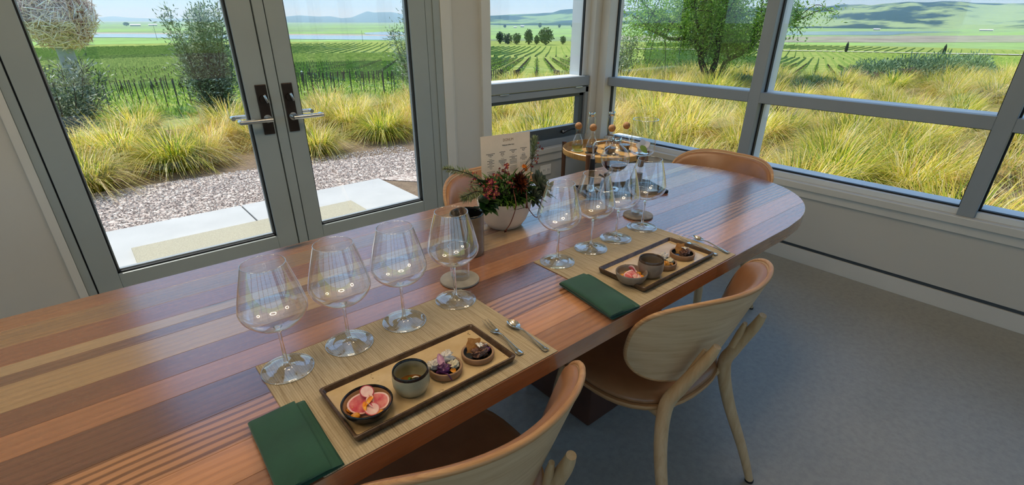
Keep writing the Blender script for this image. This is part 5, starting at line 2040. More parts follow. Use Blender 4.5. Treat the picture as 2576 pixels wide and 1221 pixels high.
def plain_mat():
    s = NT('marsh_plain')
    v = s.coord('Object', (1, 1, 1), (0, 0, RAD(-40)))
    v2 = s.coord('Object', (0.0006, 0.0035, 1), (0, 0, RAD(-38)))
    a = s.noise(v2, 1.0, 5, 0.55)
    c = s.ramp(a, [(0.30, lin('#6d6a55')), (0.42, lin('#84976a')), (0.55, lin('#8fae62')), (0.66, lin('#7d9a5a')), (0.78, lin('#9a8f78'))])
    b = s.noise(v, 0.02, 6, 0.7)
    d = s.ramp(b, [(0.3, (0.8, 0.8, 0.8, 1)), (0.7, (1.12, 1.12, 1.1, 1))])
    s.color(s.mix(1.0, c, d, 'MULTIPLY'))
    s.set(Roughness=1.0)
    s.b.inputs['Specular IOR Level'].default_value = 0.0
    return s.m


M['earth'] = soil_mat()
M['meadow'] = field_mat('vineyard_grass', [(0.3, lin('#6a8038')), (0.5, lin('#8c9a48')), (0.62, lin('#a2a656')), (0.75, lin('#b2a270'))], 0.16, 2.2)
M['plain'] = plain_mat()
AZ0, AZ1, NAZ = -150, 210, 300
radii = [1.5, 3.0, 4.0, 5, 6, 7, 8, 9, 10, 11, 12, 13, 14, 15, 16, 17, 18.5, 20, 22, 25, 30, 36, 44, 55, 70, 95, 120, 160, 200, 250, 320, 380, 450, 570, 700, 900, 1200, 1700, 2500, 4000, 7000, 12000]
vs, fs, mi = [], [], []
for d in radii:
    for k in range(NAZ + 1):
        az = AZ0 + (AZ1 - AZ0) * k / NAZ
        z = terr_ad(az, d)
        if d > 12 and d < 400:
            z += 0.0
        vs.append((d * math.cos(RAD(az)), d * math.sin(RAD(az)), z - (0.10 if d < 3.9 else 0.0)))
n = NAZ + 1
for i in range(len(radii) - 1):
    for k in range(NAZ):
        az = AZ0 + (AZ1 - AZ0) * (k + 0.5) / NAZ
        fs.append((i * n + k, i * n + k + 1, (i + 1) * n + k + 1, (i + 1) * n + k))
        dm = (radii[i] + radii[i + 1]) / 2
        e = interp(EDGE, az)
        mi.append(0 if dm < e - (0.6 if az > 60 else -1.5) else (1 if dm < 850 else 2))
mb = MB()
mb.v, mb.f, mb.mi = vs, fs, mi
struct(mb.build('ground', [M['earth'], M['meadow'], M['plain']], angle=180))

# ------------------------------------------------------------------ terrace: slabs, gravel, doormat
M['slab'] = plain('pale_concrete', '#b4b2ac', 0.8, var=0.06, scale=2.5, bump=0.1, bscale=90)
for nm, x0, x1 in (('slab', -3.6, -0.905), ('slab', -0.895, 0.855), ('slab', 0.865, 2.15)):
    o = MB().box(x0, YD + WT + 0.02, -0.16, x1, 4.60, -0.035).build('paving_slab', M['slab'], bevel=0.006, smooth=False)
    tag(o, {-3.6: 'pale concrete terrace slab far left outside the doors', -0.895: 'pale concrete terrace slab outside the left door', 0.865: 'pale concrete terrace slab ending right of the doors'}[x0], 'paving slab', 'terrace slabs')


def gravel_mat():
    s = NT('gravel_bed')
    v = s.coord('Object')
    vo = s.n('ShaderNodeTexVoronoi')
    vo.inputs['Scale'].default_value = 46
    s.l(v, vo.inputs['Vector'])
    sep = s.n('ShaderNodeSeparateColor')
    s.l(vo.outputs['Color'], sep.inputs[0])
    s.color(s.ramp(sep.outputs[0], [(0.0, lin('#75645a')), (0.35, lin('#a18d80')), (0.7, lin('#bfae9f')), (1.0, lin('#d7cabb'))]))
    s.set(Roughness=0.9)
    s.bump(vo.outputs['Distance'], -0.9, 0.015)
    return s.m


M['gravel'] = gravel_mat()
gp_ = []
gv = MB()
rows_ = [(-3.6, 5.85), (0.2, 5.88), (1.3, 5.80), (2.2, 5.62), (3.1, 5.45)]
poly = [(-3.6, 4.605), (2.16, 4.605), (2.5, 4.2), (3.05, 4.3), (3.1, 5.45), (2.2, 5.62), (1.3, 5.80), (0.2, 5.88), (-3.6, 5.95)]
struct(MB().prism(poly, -0.15, -0.052).build('gravel_path', M['gravel'], smooth=False))
# loose stones on the gravel
random.seed(3)
peb = MB()
for k in range(9000):
    x, y_ = RU(-0.6, 3.05), RU(4.62, 5.85)
    if x > 2.16 and y_ < 4.6:
        continue
    r = RU(0.006, 0.013)
    c = RU(0, 1)
    a = RU(0, 6.28)
    hx_, hy_ = r * math.cos(a), r * math.sin(a)
    t = RU(0.6, 1.0)
    peb.add([(x + hx_, y_ + hy_, -0.050), (x - hy_ * t, y_ + hx_ * t, -0.050), (x - hx_, y_ - hy_, -0.050), (x + hy_ * t, y_ - hx_ * t, -0.050), (x + RU(-.003, .003), y_ + RU(-.003, .003), -0.050 + r * RU(0.5, 0.9))],
            [(0, 1, 4), (1, 2, 4), (2, 3, 4), (3, 0, 4)], (c, c, c, 1))
s = NT('gravel_stone')
at_ = s.n('ShaderNodeAttribute', attribute_name='tint')
sp_ = s.n('ShaderNodeSeparateColor')
s.l(at_.outputs['Color'], sp_.inputs[0])
s.color(s.ramp(sp_.outputs[0], [(0.0, lin('#7c6a5e')), (0.4, lin('#a8968a')), (0.8, lin('#c9bbad')), (1.0, lin('#e2d8ca'))]))
s.set(Roughness=0.85)
o = peb.build('gravel_stones', s.m, recalc=False, smooth=False)
tag(o, 'loose pinkish grey gravel covering the path outside the doors', 'gravel', kind='stuff')
M['coir'] = plain('coir_mat', '#aaa28a', 0.95, var=0.15, scale=140, bump=0.6, bscale=300, bdist=0.004)
o = MB().box(0.03, 3.42, -0.034, 1.62, 4.07, -0.016).build('doormat', M['coir'], bevel=0.004, smooth=False)
tag(o, 'beige ribbed doormat on the terrace outside the double doors', 'doormat')

# ------------------------------------------------------------------ ornamental grass clumps
STRAW = [(0.0, lin('#56761a')), (0.20, lin('#98b02a')), (0.42, lin('#d6ca44')), (0.62, lin('#eed468')), (0.82, lin('#faecc0')), (1.0, lin('#e8b860'))]
M['tuft'] = leafy('grass_blades', STRAW, rough=0.42, trans=0.55)


def tuft_mesh(seed, nb, h, spread, bias, width=0.0055):
    rnd = random.Random(seed)
    mb = MB()
    for k in range(nb):
        a = rnd.uniform(0, 2 * PI)
        r0 = 0.16 * spread * math.sqrt(rnd.random())
        L = h * rnd.uniform(0.55, 1.12)
        lean = rnd.uniform(0.15, 1.0) ** 0.8 * spread
        bx_, by_ = r0 * math.cos(a), r0 * math.sin(a)
        a2 = a + rnd.uniform(-0.7, 0.7)
        dx, dy = math.cos(a2), math.sin(a2)
        w_ = width * rnd.uniform(0.6, 1.3)
        sx_, sy_ = -dy * w_, dx * w_
        c = min(1, max(0, bias + rnd.gauss(0, 0.27)))
        vs = []
        nseg = 4
        for i in range(nseg + 1):
            t = i / nseg
            out = L * (0.18 * t + 0.62 * lean * t * t)
            z = L * (t * (1.05 - 0.25 * lean) - 0.62 * lean * t * t * t)
            q = 1 - 0.85 * t
            vs += [(bx_ + dx * out - sx_ * q, by_ + dy * out - sy_ * q, z), (bx_ + dx * out + sx_ * q, by_ + dy * out + sy_ * q, z)]
        fs = [(2 * i, 2 * i + 1, 2 * i + 3, 2 * i + 2) for i in range(nseg)]
        o0 = len(mb.v)
        mb.v += vs
        mb.f += [tuple(x + o0 for x in f) for f in fs]
        if mb.c is None:
            mb.c = []
        for i in range(nseg + 1):
            cc = min(1, max(0, c - 0.22 + 0.34 * i / nseg))
            mb.c += [(cc, cc, cc, 1)] * 2
    return mb.mesh('grass_clump', M['tuft'], angle=180, recalc=False)


tufts_green = [tuft_mesh(100 + k, 1500, 0.66, 1.15, 0.36) for k in range(3)]
tufts_gold = [tuft_mesh(200 + k, 1300, 0.66, 1.2, 0.52) for k in range(4)]
tufts_dry = [tuft_mesh(300 + k, 1100, 0.62, 1.25, 0.68) for k in range(2)]
LAB_TUFT = {}
nt = 0


def tuft(x, y, s_, kind, label, group):
    me = random.choice({'green': tufts_green, 'gold': tufts_gold, 'dry': tufts_dry}[kind])
    o = put('grass_clump', me, None, (x, y, terr(x, y) - 0.02), RU(0, 6.28))
    o.scale = (s_, s_, s_ * RU(0.9, 1.1))
    return tag(o, label, 'grass clump', group)


random.seed(21)
near = [(450, 440, 1.0, 'green', 'green-gold grass clump in the middle of the left door, at the gravel edge'), (225, 498, 1.0, 'gold', 'golden grass clump at the far left of the left door'), (962, 362, 0.95, 'green', 'round grass clump on the gravel edge in the right door'), (800, 398, 0.85, 'gold', 'golden grass clump just right of the door handles'),
        (585, 350, 1.05, 'gold', 'golden grass clump behind the left door handle'), (355, 360, 1.0, 'gold', 'golden grass clump in the second row of the left door'), (880, 345, 1.0, 'gold', 'golden grass clump behind the round one in the right door'), (700, 345, 1.1, 'gold', 'golden grass clump hidden behind the meeting door stiles'), (1040, 330, 1.0, 'dry', 'pale dry grass clump at the right edge of the right door')]
for px, py, s_, kd, lb in near:
    p = at_z(px, py, G0)
    d = Vector((p.x, p.y, 0)).normalized() * 0.30
    tuft(p.x + d.x, p.y + d.y, s_, kd, lb, 'grass clumps outside the doors')
GA = 'grass clumps in the bed behind the gravel'
for k in range(46):
    y_ = RU(6.4, 8.9)
    x = RU(-1.2, 6.5)
    if math.degrees(math.atan2(y_, x)) < 52:
        continue
    if x < 2 and y_ > 7.6:
        continue
    tuft(x, y_, RU(0.7, 1.0), random.choice(['gold', 'gold', 'green', 'dry']), ('golden grass clump among the dense bed behind the gravel path, %s' % ('seen through the left door' if math.degrees(math.atan2(y_, x)) > 75.5 else 'seen through the right door')), GA)
GB = 'grass clumps beyond the right-hand windows'
cnt = 0
pts = []
tries = 0
while len(pts) < 238 and tries < 12000:
    tries += 1
    az = RU(-24, 52)
    d = math.sqrt(RU(4.2 ** 2, (interp(EDGE, az) + 0.5) ** 2))
    x, y_ = d * math.cos(RAD(az)), d * math.sin(RAD(az))
    if x < XW + 0.75 and y_ < YD + 0.5:
        continue
    if y_ < YD + 0.75 and x < XW + 0.75:
        continue
    if x < 3.2 and y_ < 6.0:
        continue
    md = 0.50 if d < 8 else 0.70
    if any((x - a) ** 2 + (y_ - b) ** 2 < md * md for a, b in pts):
        continue
    pts.append((x, y_))
for x, y_ in pts:
    d = math.hypot(x, y_)
    az = math.degrees(math.atan2(y_, x))
    kd = random.choice(['gold', 'gold', 'dry', 'green'] if d < 9 else ['gold', 'gold', 'gold', 'green'])
    col_ = {'gold': 'golden', 'dry': 'pale straw-coloured', 'green': 'greener'}[kd]
    pane = 'narrow window' if az > 41 else ('pane with the tree' if az > 25.5 else ('wide middle window pane' if az > 7 else 'rightmost window pane'))
    dist = 'right outside the glass' if d < 6 else ('mid-bed' if d < 9 else ('towards the back of the bed' if d < 13 else 'at the far edge of the bed'))
    tuft(x, y_, RU(0.85, 1.2), kd, '%s grass clump %s, through the %s' % (col_, dist, pane), GB)


# ------------------------------------------------------------------ olive shrubs, the big tree, sage mounds
M['olive'] = leafy('olive_leaves', [(0.0, lin('#33462a')), (0.45, lin('#6a7e54')), (0.8, lin('#a8b494')), (1.0, lin('#e2e8d8'))], rough=0.4, trans=0.38)
M['tree_leaf'] = leafy('tree_leaves', [(0.0, lin('#3f6220')), (0.5, lin('#76a034')), (1.0, lin('#b4d060'))], rough=0.45, trans=0.5)
M['sage'] = leafy('sage_leaves', [(0.0, lin('#4d6a44')), (0.6, lin('#7d9a6c')), (1.0, lin('#a3b88e'))], rough=0.6, trans=0.25)
M['bark'] = plain('dark_bark', '#2e241b', 0.9, hex2='#4d3d2e', scale=12, bump=0.8, bscale=30, bdist=0.02)


def quick_leaf(mb, p, d, L, W, rnd, c):
    s_ = Vector((rnd.uniform(-1, 1), rnd.uniform(-1, 1), rnd.uniform(-1, 1))).cross(d)
    if s_.length < 1e-3:
        return
    s_ = s_.normalized() * W
    o = len(mb.v)
    m = p + d * (L * 0.5)
    e = p + d * L
    mb.v += [tuple(p), tuple(m - s_), tuple(e), tuple(m + s_)]
    mb.f.append((o, o + 1, o + 2, o + 3))
    if mb.c is None:
        mb.c = []
    mb.c += [(c, c, c, 1)] * 4


def shrub(name, base, h, rx, n_stem, n_leaf, mat, label, cat, seed, L=0.06, W=0.008, z0=0.05, top=0.85):
    rnd = random.Random(seed)
    t = thing(name, base, 0, label, cat, 'olive shrubs outside the windows' if 'olive' in name else None)
    st, lf = MB(), MB()
    tips = []
    for k in range(n_stem):
        a = rnd.uniform(0, 2 * PI)
        hh = h * rnd.uniform(0.6, 1.05)
        rr = rx * math.sqrt(rnd.random())
        p0 = Vector((rnd.uniform(-.06, .06), rnd.uniform(-.06, .06), 0))
        p1 = Vector((rr * 0.65 * math.cos(a), rr * 0.65 * math.sin(a), hh * 0.45))
        p2 = Vector((rr * math.cos(a), rr * math.sin(a), hh))
        q = smooth_path([tuple(p0), tuple(p1), tuple(p2)], 8)
        st.tube(q, [0.013 * (1 - 0.85 * i / len(q)) for i in range(len(q))], 5)
        tips.append(q)
    for k in range(n_leaf):
        q = rnd.choice(tips)
        i = int(rnd.uniform(0.12, 1.0) * (len(q) - 1))
        p = Vector(q[i])
        tw = Vector((rnd.gauss(0, 1), rnd.gauss(0, 1), rnd.gauss(0.25, 0.8))).normalized()
        p = p + tw * abs(rnd.gauss(0, rx * 0.32)) * (1.15 - 0.75 * (i / len(q)))
        if p.z < z0:
            p.z = z0 + rnd.random() * h * 0.5
        d = (tw + Vector((rnd.gauss(0, 0.5), rnd.gauss(0, 0.5), 0.35))).normalized()
        quick_leaf(lf, p, d, L * rnd.uniform(0.6, 1.3), W * rnd.uniform(0.7, 1.2), rnd, min(1, max(0, rnd.gauss(0.5, 0.27))))
    st.build('stems', M['bark'], t, recalc=False)
    lf.build('leaves', mat, t, angle=180, recalc=False)['kind'] = 'stuff'
    return t


def by_px(px, py, d):
    """foot of something at distance d seen in column px"""
    v = ray(px, py)
    h = math.hypot(v.x, v.y)
    x, y_ = v.x / h * d, v.y / h * d
    return Vector((x, y_, terr(x, y_)))


shrub('olive_shrub', by_px(150, 300, 9.2), 0.92, 0.62, 22, 8000, M['olive'], 'pale silvery olive shrub at the left edge of the left door, below the sphere sculpture', 'shrub', 1, 0.075, 0.009)
shrub('olive_shrub', by_px(548, 280, 10.6), 1.72, 0.52, 34, 15000, M['olive'], 'tall dark olive shrub in the left door beside the door stile', 'shrub', 2, 0.075, 0.010)
shrub('olive_shrub', by_px(1078, 215, 12.0), 1.80, 0.95, 36, 15000, M['olive'], 'loose olive shrub half hidden behind the white wall between door and window', 'shrub', 3, 0.075, 0.009)
shrub('olive_shrub', by_px(1520, 200, 13.0), 1.15, 0.78, 30, 12000, M['olive'], 'bright silvery olive shrub behind the window corner post', 'shrub', 4, 0.075, 0.010)


# the leaning tree
def big_tree():
    rnd = random.Random(8)
    base = by_px(1795, 200, 13.6)
    t = thing('tree', base, 0, 'spreading green tree with dark leaning trunks beyond the window', 'tree')
    F = (Vector((base.x, base.y, 0))).normalized()
    Rr = Vector((F.y, -F.x, 0))
    k = 13.6 * 0.905 / FPX           # metres a pixel at the tree

    def P(px, py, dep=0.0):
        # position in the vertical plane through the trunk, facing the camera
        v = ray(px, py)
        n_ = F
        tt_ = ((base - CAM).dot(n_) + dep) / v.dot(n_)
        return CAM + v * tt_ - base
    limbs = [
        ([(1780, 205, 0), (1775, 180, 0), (1765, 155, 0), (1762, 128, 0), (1735, 95, .1), (1700, 62, .3), (1665, 40, .5)], 0.19, 0.05),
        ([(1762, 128, 0), (1790, 112, -.2), (1810, 108, -.3)], 0.10, 0.06),
        ([(1785, 190, 0), (1797, 160, -.1), (1805, 120, -.2), (1810, 80, -.3), (1830, 40, -.4), (1845, 0, -.5)], 0.14, 0.04),
        ([(1800, 205, .1), (1815, 180, .1), (1832, 152, .1), (1870, 130, .0), (1900, 105, -.1), (1903, 75, -.1), (1930, 40, -.2)], 0.15, 0.04),
        ([(1832, 152, .1), (1830, 120, .3), (1828, 92, .4)], 0.06, 0.03),
        ([(1735, 95, .1), (1690, 98, -.3), (1655, 85, -.5), (1625, 70, -.7)], 0.09, 0.03),
        ([(1775, 110, 0), (1755, 60, -.5), (1745, 10, -.8), (1740, -40, -1.0)], 0.09, 0.03),
        ([(1810, 80, -.3), (1775, 40, .4), (1770, 0, .7)], 0.07, 0.03),
        ([(1903, 75, -.1), (1960, 60, .1), (2010, 50, .2)], 0.06, 0.02),
        ([(1845, 0, -.5), (1900, -40, -.3), (1960, -50, 0)], 0.05, 0.02),
        ([(1665, 40, .5), (1620, 10, .6), (1600, -30, .6)], 0.05, 0.02),
        ([(1740, -40, -1), (1760, -90, -.8), (1800, -120, -.6)], 0.04, 0.02),
    ]
    tips = []
    for pts, r0, r1 in limbs:
        q = smooth_path([tuple(P(*p)) for p in pts], 6)
        n_ = len(q)
        MB().tube([Vector(x) + Vector((mnoise.noise(Vector(x) * 4), mnoise.noise(Vector(x) * 4 + Vector((5, 0, 0))), 0)) * 0.03 for x in q], [0.56 * (r0 + (r1 - r0) * (i / (n_ - 1)) ** 0.7) for i in range(n_)], 9).build('limb', M['bark'], t, angle=180)
        tips += [(Vector(x), i / n_) for i, x in enumerate(q) if i / n_ > 0.45]
    tw = MB()
    lf = MB()
    cl = []
    for k2 in range(330):
        p, _ = rnd.choice(tips)
        a = Vector((rnd.gauss(0, 1), rnd.gauss(0, 1), rnd.gauss(0.35, 0.6))).normalized()
        L = rnd.uniform(0.35, 0.95)
        mid = p + a * L * 0.55 + Vector((0, 0, 0.10))
        end = p + a * L - Vector((0, 0, rnd.uniform(0.0, 0.25)))
        q = smooth_path([tuple(p), tuple(mid), tuple(end)], 4)
        tw.tube(q, [0.012, 0.011, 0.010, 0.009, 0.008, 0.007, 0.006, 0.005, 0.004], 4)
        for x in q[2:]:
            cl.append(Vector(x))
    for k2 in range(42000):
        c = rnd.choice(cl)
        p = c + Vector((rnd.gauss(0, .13), rnd.gauss(0, .13), rnd.gauss(-0.02, .12)))
        d = Vector((rnd.gauss(0, 1), rnd.gauss(0, 1), rnd.gauss(-0.5, .7))).normalized()
        quick_leaf(lf, p, d, rnd.uniform(0.05, 0.10), rnd.uniform(0.008, 0.014), rnd, min(1, max(0, rnd.gauss(0.5, 0.25))))
    tw.build('twigs', M['bark'], t, recalc=False)
    lf.build('leaves', M['tree_leaf'], t, angle=180, recalc=False)['kind'] = 'stuff'
    return t


big_tree()


def mound(base, rx, ry, h, n, label, seed):
    rnd = random.Random(seed)
    t = thing('sage_bush', base, 0, label, 'bush', 'low sage green bushes behind the grass')
    lf = MB()
    MB().sphere((0, 0, h * 0.1), 1.0, 18, 10, (rx * 0.8, ry * 0.8, h * 0.55), 0.3, seed, 1.5).build('stems', M['bark'], t)
    for k in range(n):
        a = rnd.uniform(0, 2 * PI)
        e = math.asin(rnd.uniform(0.0, 1))
        q = Vector((rx * math.cos(a) * math.cos(e), ry * math.sin(a) * math.cos(e), h * math.sin(e))) * (rnd.uniform(0.75, 1.05) * (1 + 0.25 * mnoise.noise(Vector((math.cos(a) * 2, math.sin(a) * 2, e * 2 + seed)))))
        d = (q.normalized() + Vector((rnd.gauss(0, .6), rnd.gauss(0, .6), rnd.gauss(0.5, .5)))).normalized()
        quick_leaf(lf, q, d, rnd.uniform(0.05, 0.12), rnd.uniform(0.010, 0.018), rnd, rnd.random())
    lf.build('leaves', M['sage'], t, angle=180, recalc=False)['kind'] = 'stuff'


for k, (px, py, d, rx, h, lb) in enumerate(((2200, 175, 16.5, 0.95, 0.62, 'sage green bush at the left end of the grey-green hedge'), (2290, 172, 17.5, 1.0, 0.72, 'sage green bush second from the left in the grey-green hedge'), (2375, 168, 18.5, 1.0, 0.75, 'sage green bush third from the left in the grey-green hedge'), (2445, 165, 19.5, 0.95, 0.72, 'sage green bush at the right end of the grey-green hedge'), (2050, 192, 13.6, 0.75, 0.32, 'low feathery green bush behind the grass, right of the second window post'), (2010, 198, 12.9, 0.6, 0.28, 'low feathery green bush against the second window post'), (1865, 203, 13.4, 0.6, 0.28, 'low feathery green bush at the foot of the tree'))):
    b = by_px(px, py, d)
    b.z = max(b.z, G0 - 0.4)
    mound(b, rx, rx * 0.8, h, 3000, lb, 40 + k)
# pale tall dry grass by the tree
for px, d in ((1700, 12.4), (1740, 12.8), (1720, 12.0)):
    b = by_px(px, 200, d)
    tuft(b.x, b.y, 1.1, 'dry', 'pale feathery dry grass clump left of the tree trunk', 'dry grass by the tree')

# ------------------------------------------------------------------ sphere sculpture of sticks on a post
sb = by_px(190, 200, 17.0)
scp = thing('stick_sculpture', sb, 0, 'big ball of pale sticks on a grey post standing in the vineyard', 'sculpture')
M['postgrey'] = plain('blue_grey_post', '#8d949c', 0.6, var=0.08)
M['stick'] = leafy('pale_sticks', [(0.0, lin('#a8604c')), (0.12, lin('#e0b8a0')), (0.6, lin('#f8e2d2')), (1.0, lin('#fff2e6'))], rough=0.6, trans=0.0)
v = ray(143, 30)
hn = math.hypot(v.x, v.y)
cs = CAM + v * (17.0 / hn) - sb
vz = ray(180, 108)
MB().lathe([(0, 0), (0.17, 0), (0.17, cs.z - 0.4), (0, cs.z - 0.4)], 24).build('post', M['postgrey'], scp, angle=40)
cs.x, cs.y = cs.x * 0.15, cs.y * 0.15
rnd = random.Random(77)
sk = MB()
for k in range(3600):
    a = Vector((rnd.gauss(0, 1), rnd.gauss(0, 1), rnd.gauss(0, 1))).normalized()
    tdir = Vector((rnd.gauss(0, 1), rnd.gauss(0, 1), rnd.gauss(0, 1))).cross(a).normalized()
    d = (tdir + a * rnd.uniform(-0.1, 0.75)).normalized()
    p = cs + a * (0.84 * rnd.uniform(0.65, 1.0))
    L = rnd.uniform(0.09, 0.20)
    c = rnd.random()
    sk.tube([p - d * L, p, p + d * L], [0.003, 0.012, 0.003], 4, False, col=(c, c, c, 1))
sk.build('sticks', M['stick'], scp, recalc=False, angle=180)['kind'] = 'stuff'
MB().sphere(tuple(cs), 0.62, 20, 12).build('core', plain('brown_core', '#8a6a50', 0.8, var=0.3, scale=8), scp)

# ------------------------------------------------------------------ vineyard: stakes, vines, far rows
M['stake'] = plain('dark_stake', '#3b332a', 0.8, var=0.2)
M['vine'] = leafy('vine_leaves', [(0.0, lin('#4f7426')), (0.5, lin('#86a83a')), (1.0, lin('#b4c654'))], rough=0.5, trans=0.35)
M['vinefar'] = field_mat('vine_row_green', [(0.3, lin('#5c7430')), (0.5, lin('#7c9444')), (0.7, lin('#a0ae58'))], 0.35, 2.5)
random.seed(31)
blocks = [  # azimuth range, distance range, direction of the rows, row spacing, stake spacing
    (76, 93, 27, 75, 94, 3.2, 2.6), (76, 96, 84, 200, 100, 3.4, 9.0), (56, 75, 24, 80, 143, 3.3, 2.4), (54, 75, 86, 210, 150, 4.0, 6.0),
    (36, 54, 26, 90, 47, 2.8, 3.0), (34, 54, 92, 240, 47, 3.4, 5.0), (12, 36, 30, 100, 24, 2.9, 2.6), (6, 36, 102, 245, 20, 3.6, 5.0)]
stakes = []
vine_mb = MB()
rnd = random.Random(9)
for (a0, a1, d0, d1, ra, sp_r, sp_s) in blocks:
    u = Vector((math.cos(RAD(ra)), math.sin(RAD(ra))))
    w = Vector((-u.y, u.x))
    near_b = d1 < 120
    n_rows = int(d1 / sp_r)
    for r in range(-n_rows, n_rows + 1):
        s_ = 0.0
        while s_ < d1 * 1.05:
            p = u * s_ + w * (r * sp_r)
            d = p.length
            az = math.degrees(math.atan2(p.y, p.x))
            if d0 < d < d1 and a0 < az < a1:
                stakes.append((d, p.x, p.y, near_b))
            s_ += sp_s
        s_ = 0.0
        vs_ = 1.1 if near_b else 2.2
        while s_ < d1 * 1.05:
            p = u * (s_ + rnd.uniform(-.3, .3)) + w * (r * sp_r + rnd.uniform(-.15, .15))
            d = p.length
            az = math.degrees(math.atan2(p.y, p.x))
            if d0 + 1 < d < d1 and a0 < az < a1:
                z = terr(p.x, p.y)
                for q in range(5 if near_b else 9):
                    pp = Vector((p.x + rnd.gauss(0, .25), p.y + rnd.gauss(0, .25), z + rnd.uniform(0.35, 1.0)))
                    L = rnd.uniform(0.10, 0.22) * (1.0 if near_b else 1.9)
                    quick_leaf(vine_mb, pp, Vector((rnd.gauss(0, 1), rnd.gauss(0, 1), rnd.gauss(0.3, .6))).normalized(), L, L * 0.36, rnd, rnd.random())
            s_ += vs_
tag(vine_mb.build('vine_foliage', M['vine'], angle=180, recalc=False), 'young green vine shoots along the vineyard rows', 'vines', kind='stuff')
stakes.sort()
me_s = MB().box(-0.02, -0.02, -0.3, 0.02, 0.02, 1.55).mesh('vine_stake', M['stake'], smooth=False)
far_s = MB()
for i, (d, x, y_, nb_) in enumerate(stakes):
    z = terr(x, y_)
    if i < 290:
        o = put('vine_stake', me_s, None, (x, y_, z), (RU(-.04, .04), RU(-.04, .04), RU(0, 3)))
        o.scale = (1, 1, RU(0.85, 1.08))
        az = math.degrees(math.atan2(y_, x))
        tag(o, 'thin dark vineyard stake %s, seen through the %s' % ('in the nearest rows' if d < 34 else ('a few rows down the slope' if d < 48 else 'farther down the slope'), 'left door' if az > 75.5 else ('right door' if az > 55 else ('narrow window' if az > 36 else 'right-hand windows'))), 'stake', 'stakes in the near vineyard')
    else:
        r_ = 0.05
        far_s.box(x - r_, y_ - r_, z, x + r_, y_ + r_, z + 1.5)
tag(far_s.build('vine_stakes', M['stake'], smooth=False, recalc=False), 'many thin dark stakes in the farther vineyard rows', 'stakes', kind='stuff')
# rough grass between the rows
mg = MB()
for k in range(42000):
    az = rnd.uniform(8, 97)
    d = 10.5 + 75 * rnd.random() ** 1.6
    if d < interp(EDGE, az) + 0.5:
        continue
    x, y_ = d * math.cos(RAD(az)), d * math.sin(RAD(az))
    p = Vector((x, y_, terr(x, y_) - 0.02))
    L = rnd.uniform(0.12, 0.34) * (0.8 + d / 60)
    quick_leaf(mg, p, Vector((rnd.gauss(0, .5), rnd.gauss(0, .5), 1)).normalized(), L, L * 0.07, rnd, rnd.random())
tag(mg.build('meadow_grass', M['vine'], angle=180, recalc=False), 'rough green grass growing between the near vineyard rows', 'grass', kind='stuff')
# trellis wires along the first rows
wr_ = MB()
for (a0, a1, d0, d1, ra, sp_r, sp_s) in blocks[:1]:
    u = Vector((math.cos(RAD(ra)), math.sin(RAD(ra)), 0))
    w = Vector((-u.y, u.x, 0))
# far rows as low leafy ridges
far_rows = MB()
for (a0, a1, d0, d1, ra, sp_r) in ((76, 97, 84, 205, 100, 3.4), (54, 75.5, 86, 205, 150, 4.0), (54, 97, 212, 420, 96, 5.5), (54, 97, 430, 800, 60, 8.0), (36.5, 54, 92, 300, 47, 3.6), (2, 36, 90, 420, 20, 3.8), (36.5, 54, 310, 640, 45, 6.0), (2, 36, 430, 640, 22, 6.0), (2, 36, 700, 850, 10, 9.0)):
    u = Vector((math.cos(RAD(ra)), math.sin(RAD(ra))))
    w = Vector((-u.y, u.x))
    n_rows = int(d1 / sp_r) + 2
    for r in range(-n_rows, n_rows + 1):
        s_ = -d1
        prev = None
        while s_ < d1 * 1.1:
            p = u * s_ + w * (r * sp_r)
            d = p.length
            az = math.degrees(math.atan2(p.y, p.x))
            if d0 < d < d1 and a0 < az < a1:
                z = terr(p.x, p.y)
                h_ = 1.0 + 0.35 * mnoise.noise(Vector((p.x * 0.2, p.y * 0.2, 0)))
                cur = [(p.x - w.x * 0.42, p.y - w.y * 0.42, z), (p.x, p.y, z + h_), (p.x + w.x * 0.42, p.y + w.y * 0.42, z)]
                if prev is not None:
                    o0 = len(far_rows.v)
                    far_rows.v += prev + cur
                    far_rows.f += [(o0, o0 + 1, o0 + 4, o0 + 3), (o0 + 1, o0 + 2, o0 + 5, o0 + 4)]
                prev = cur
            else:
                prev = None
            s_ += 9.0
tag(far_rows.build('vineyard_rows', M['vinefar'], recalc=False, smooth=False), 'distant green vineyard rows covering the slope down to the plain', 'vineyard', kind='stuff')

# ------------------------------------------------------------------ water, roads, far trees, barns, hills
M['water'] = plain('bay_water', '#5f7f96', 0.12, var=0.05, scale=0.02)
M['mud'] = plain('mud_bank', '#a08f80', 0.9, var=0.08, scale=0.01)
M['road'] = plain('gravel_road', '#b3ab9c', 0.9, var=0.1, scale=0.1)


def flat_poly(name, pix, z, m, label, cat):
    ps = [at_z(x, y_, z) for x, y_ in pix]
    mb = MB().add([(p.x, p.y, z) for p in ps] + [(p.x, p.y, z - 0.3) for p in ps], [tuple(range(len(ps)))] + [(i, (i + 1) % len(ps), len(ps) + (i + 1) % len(ps), len(ps) + i) for i in range(len(ps))])
    return tag(mb.build(name, m, smooth=False), label, cat)


def strip(name, top, bot, z, m, label, cat):
    return flat_poly(name, top + bot[::-1], z, m, label, cat)


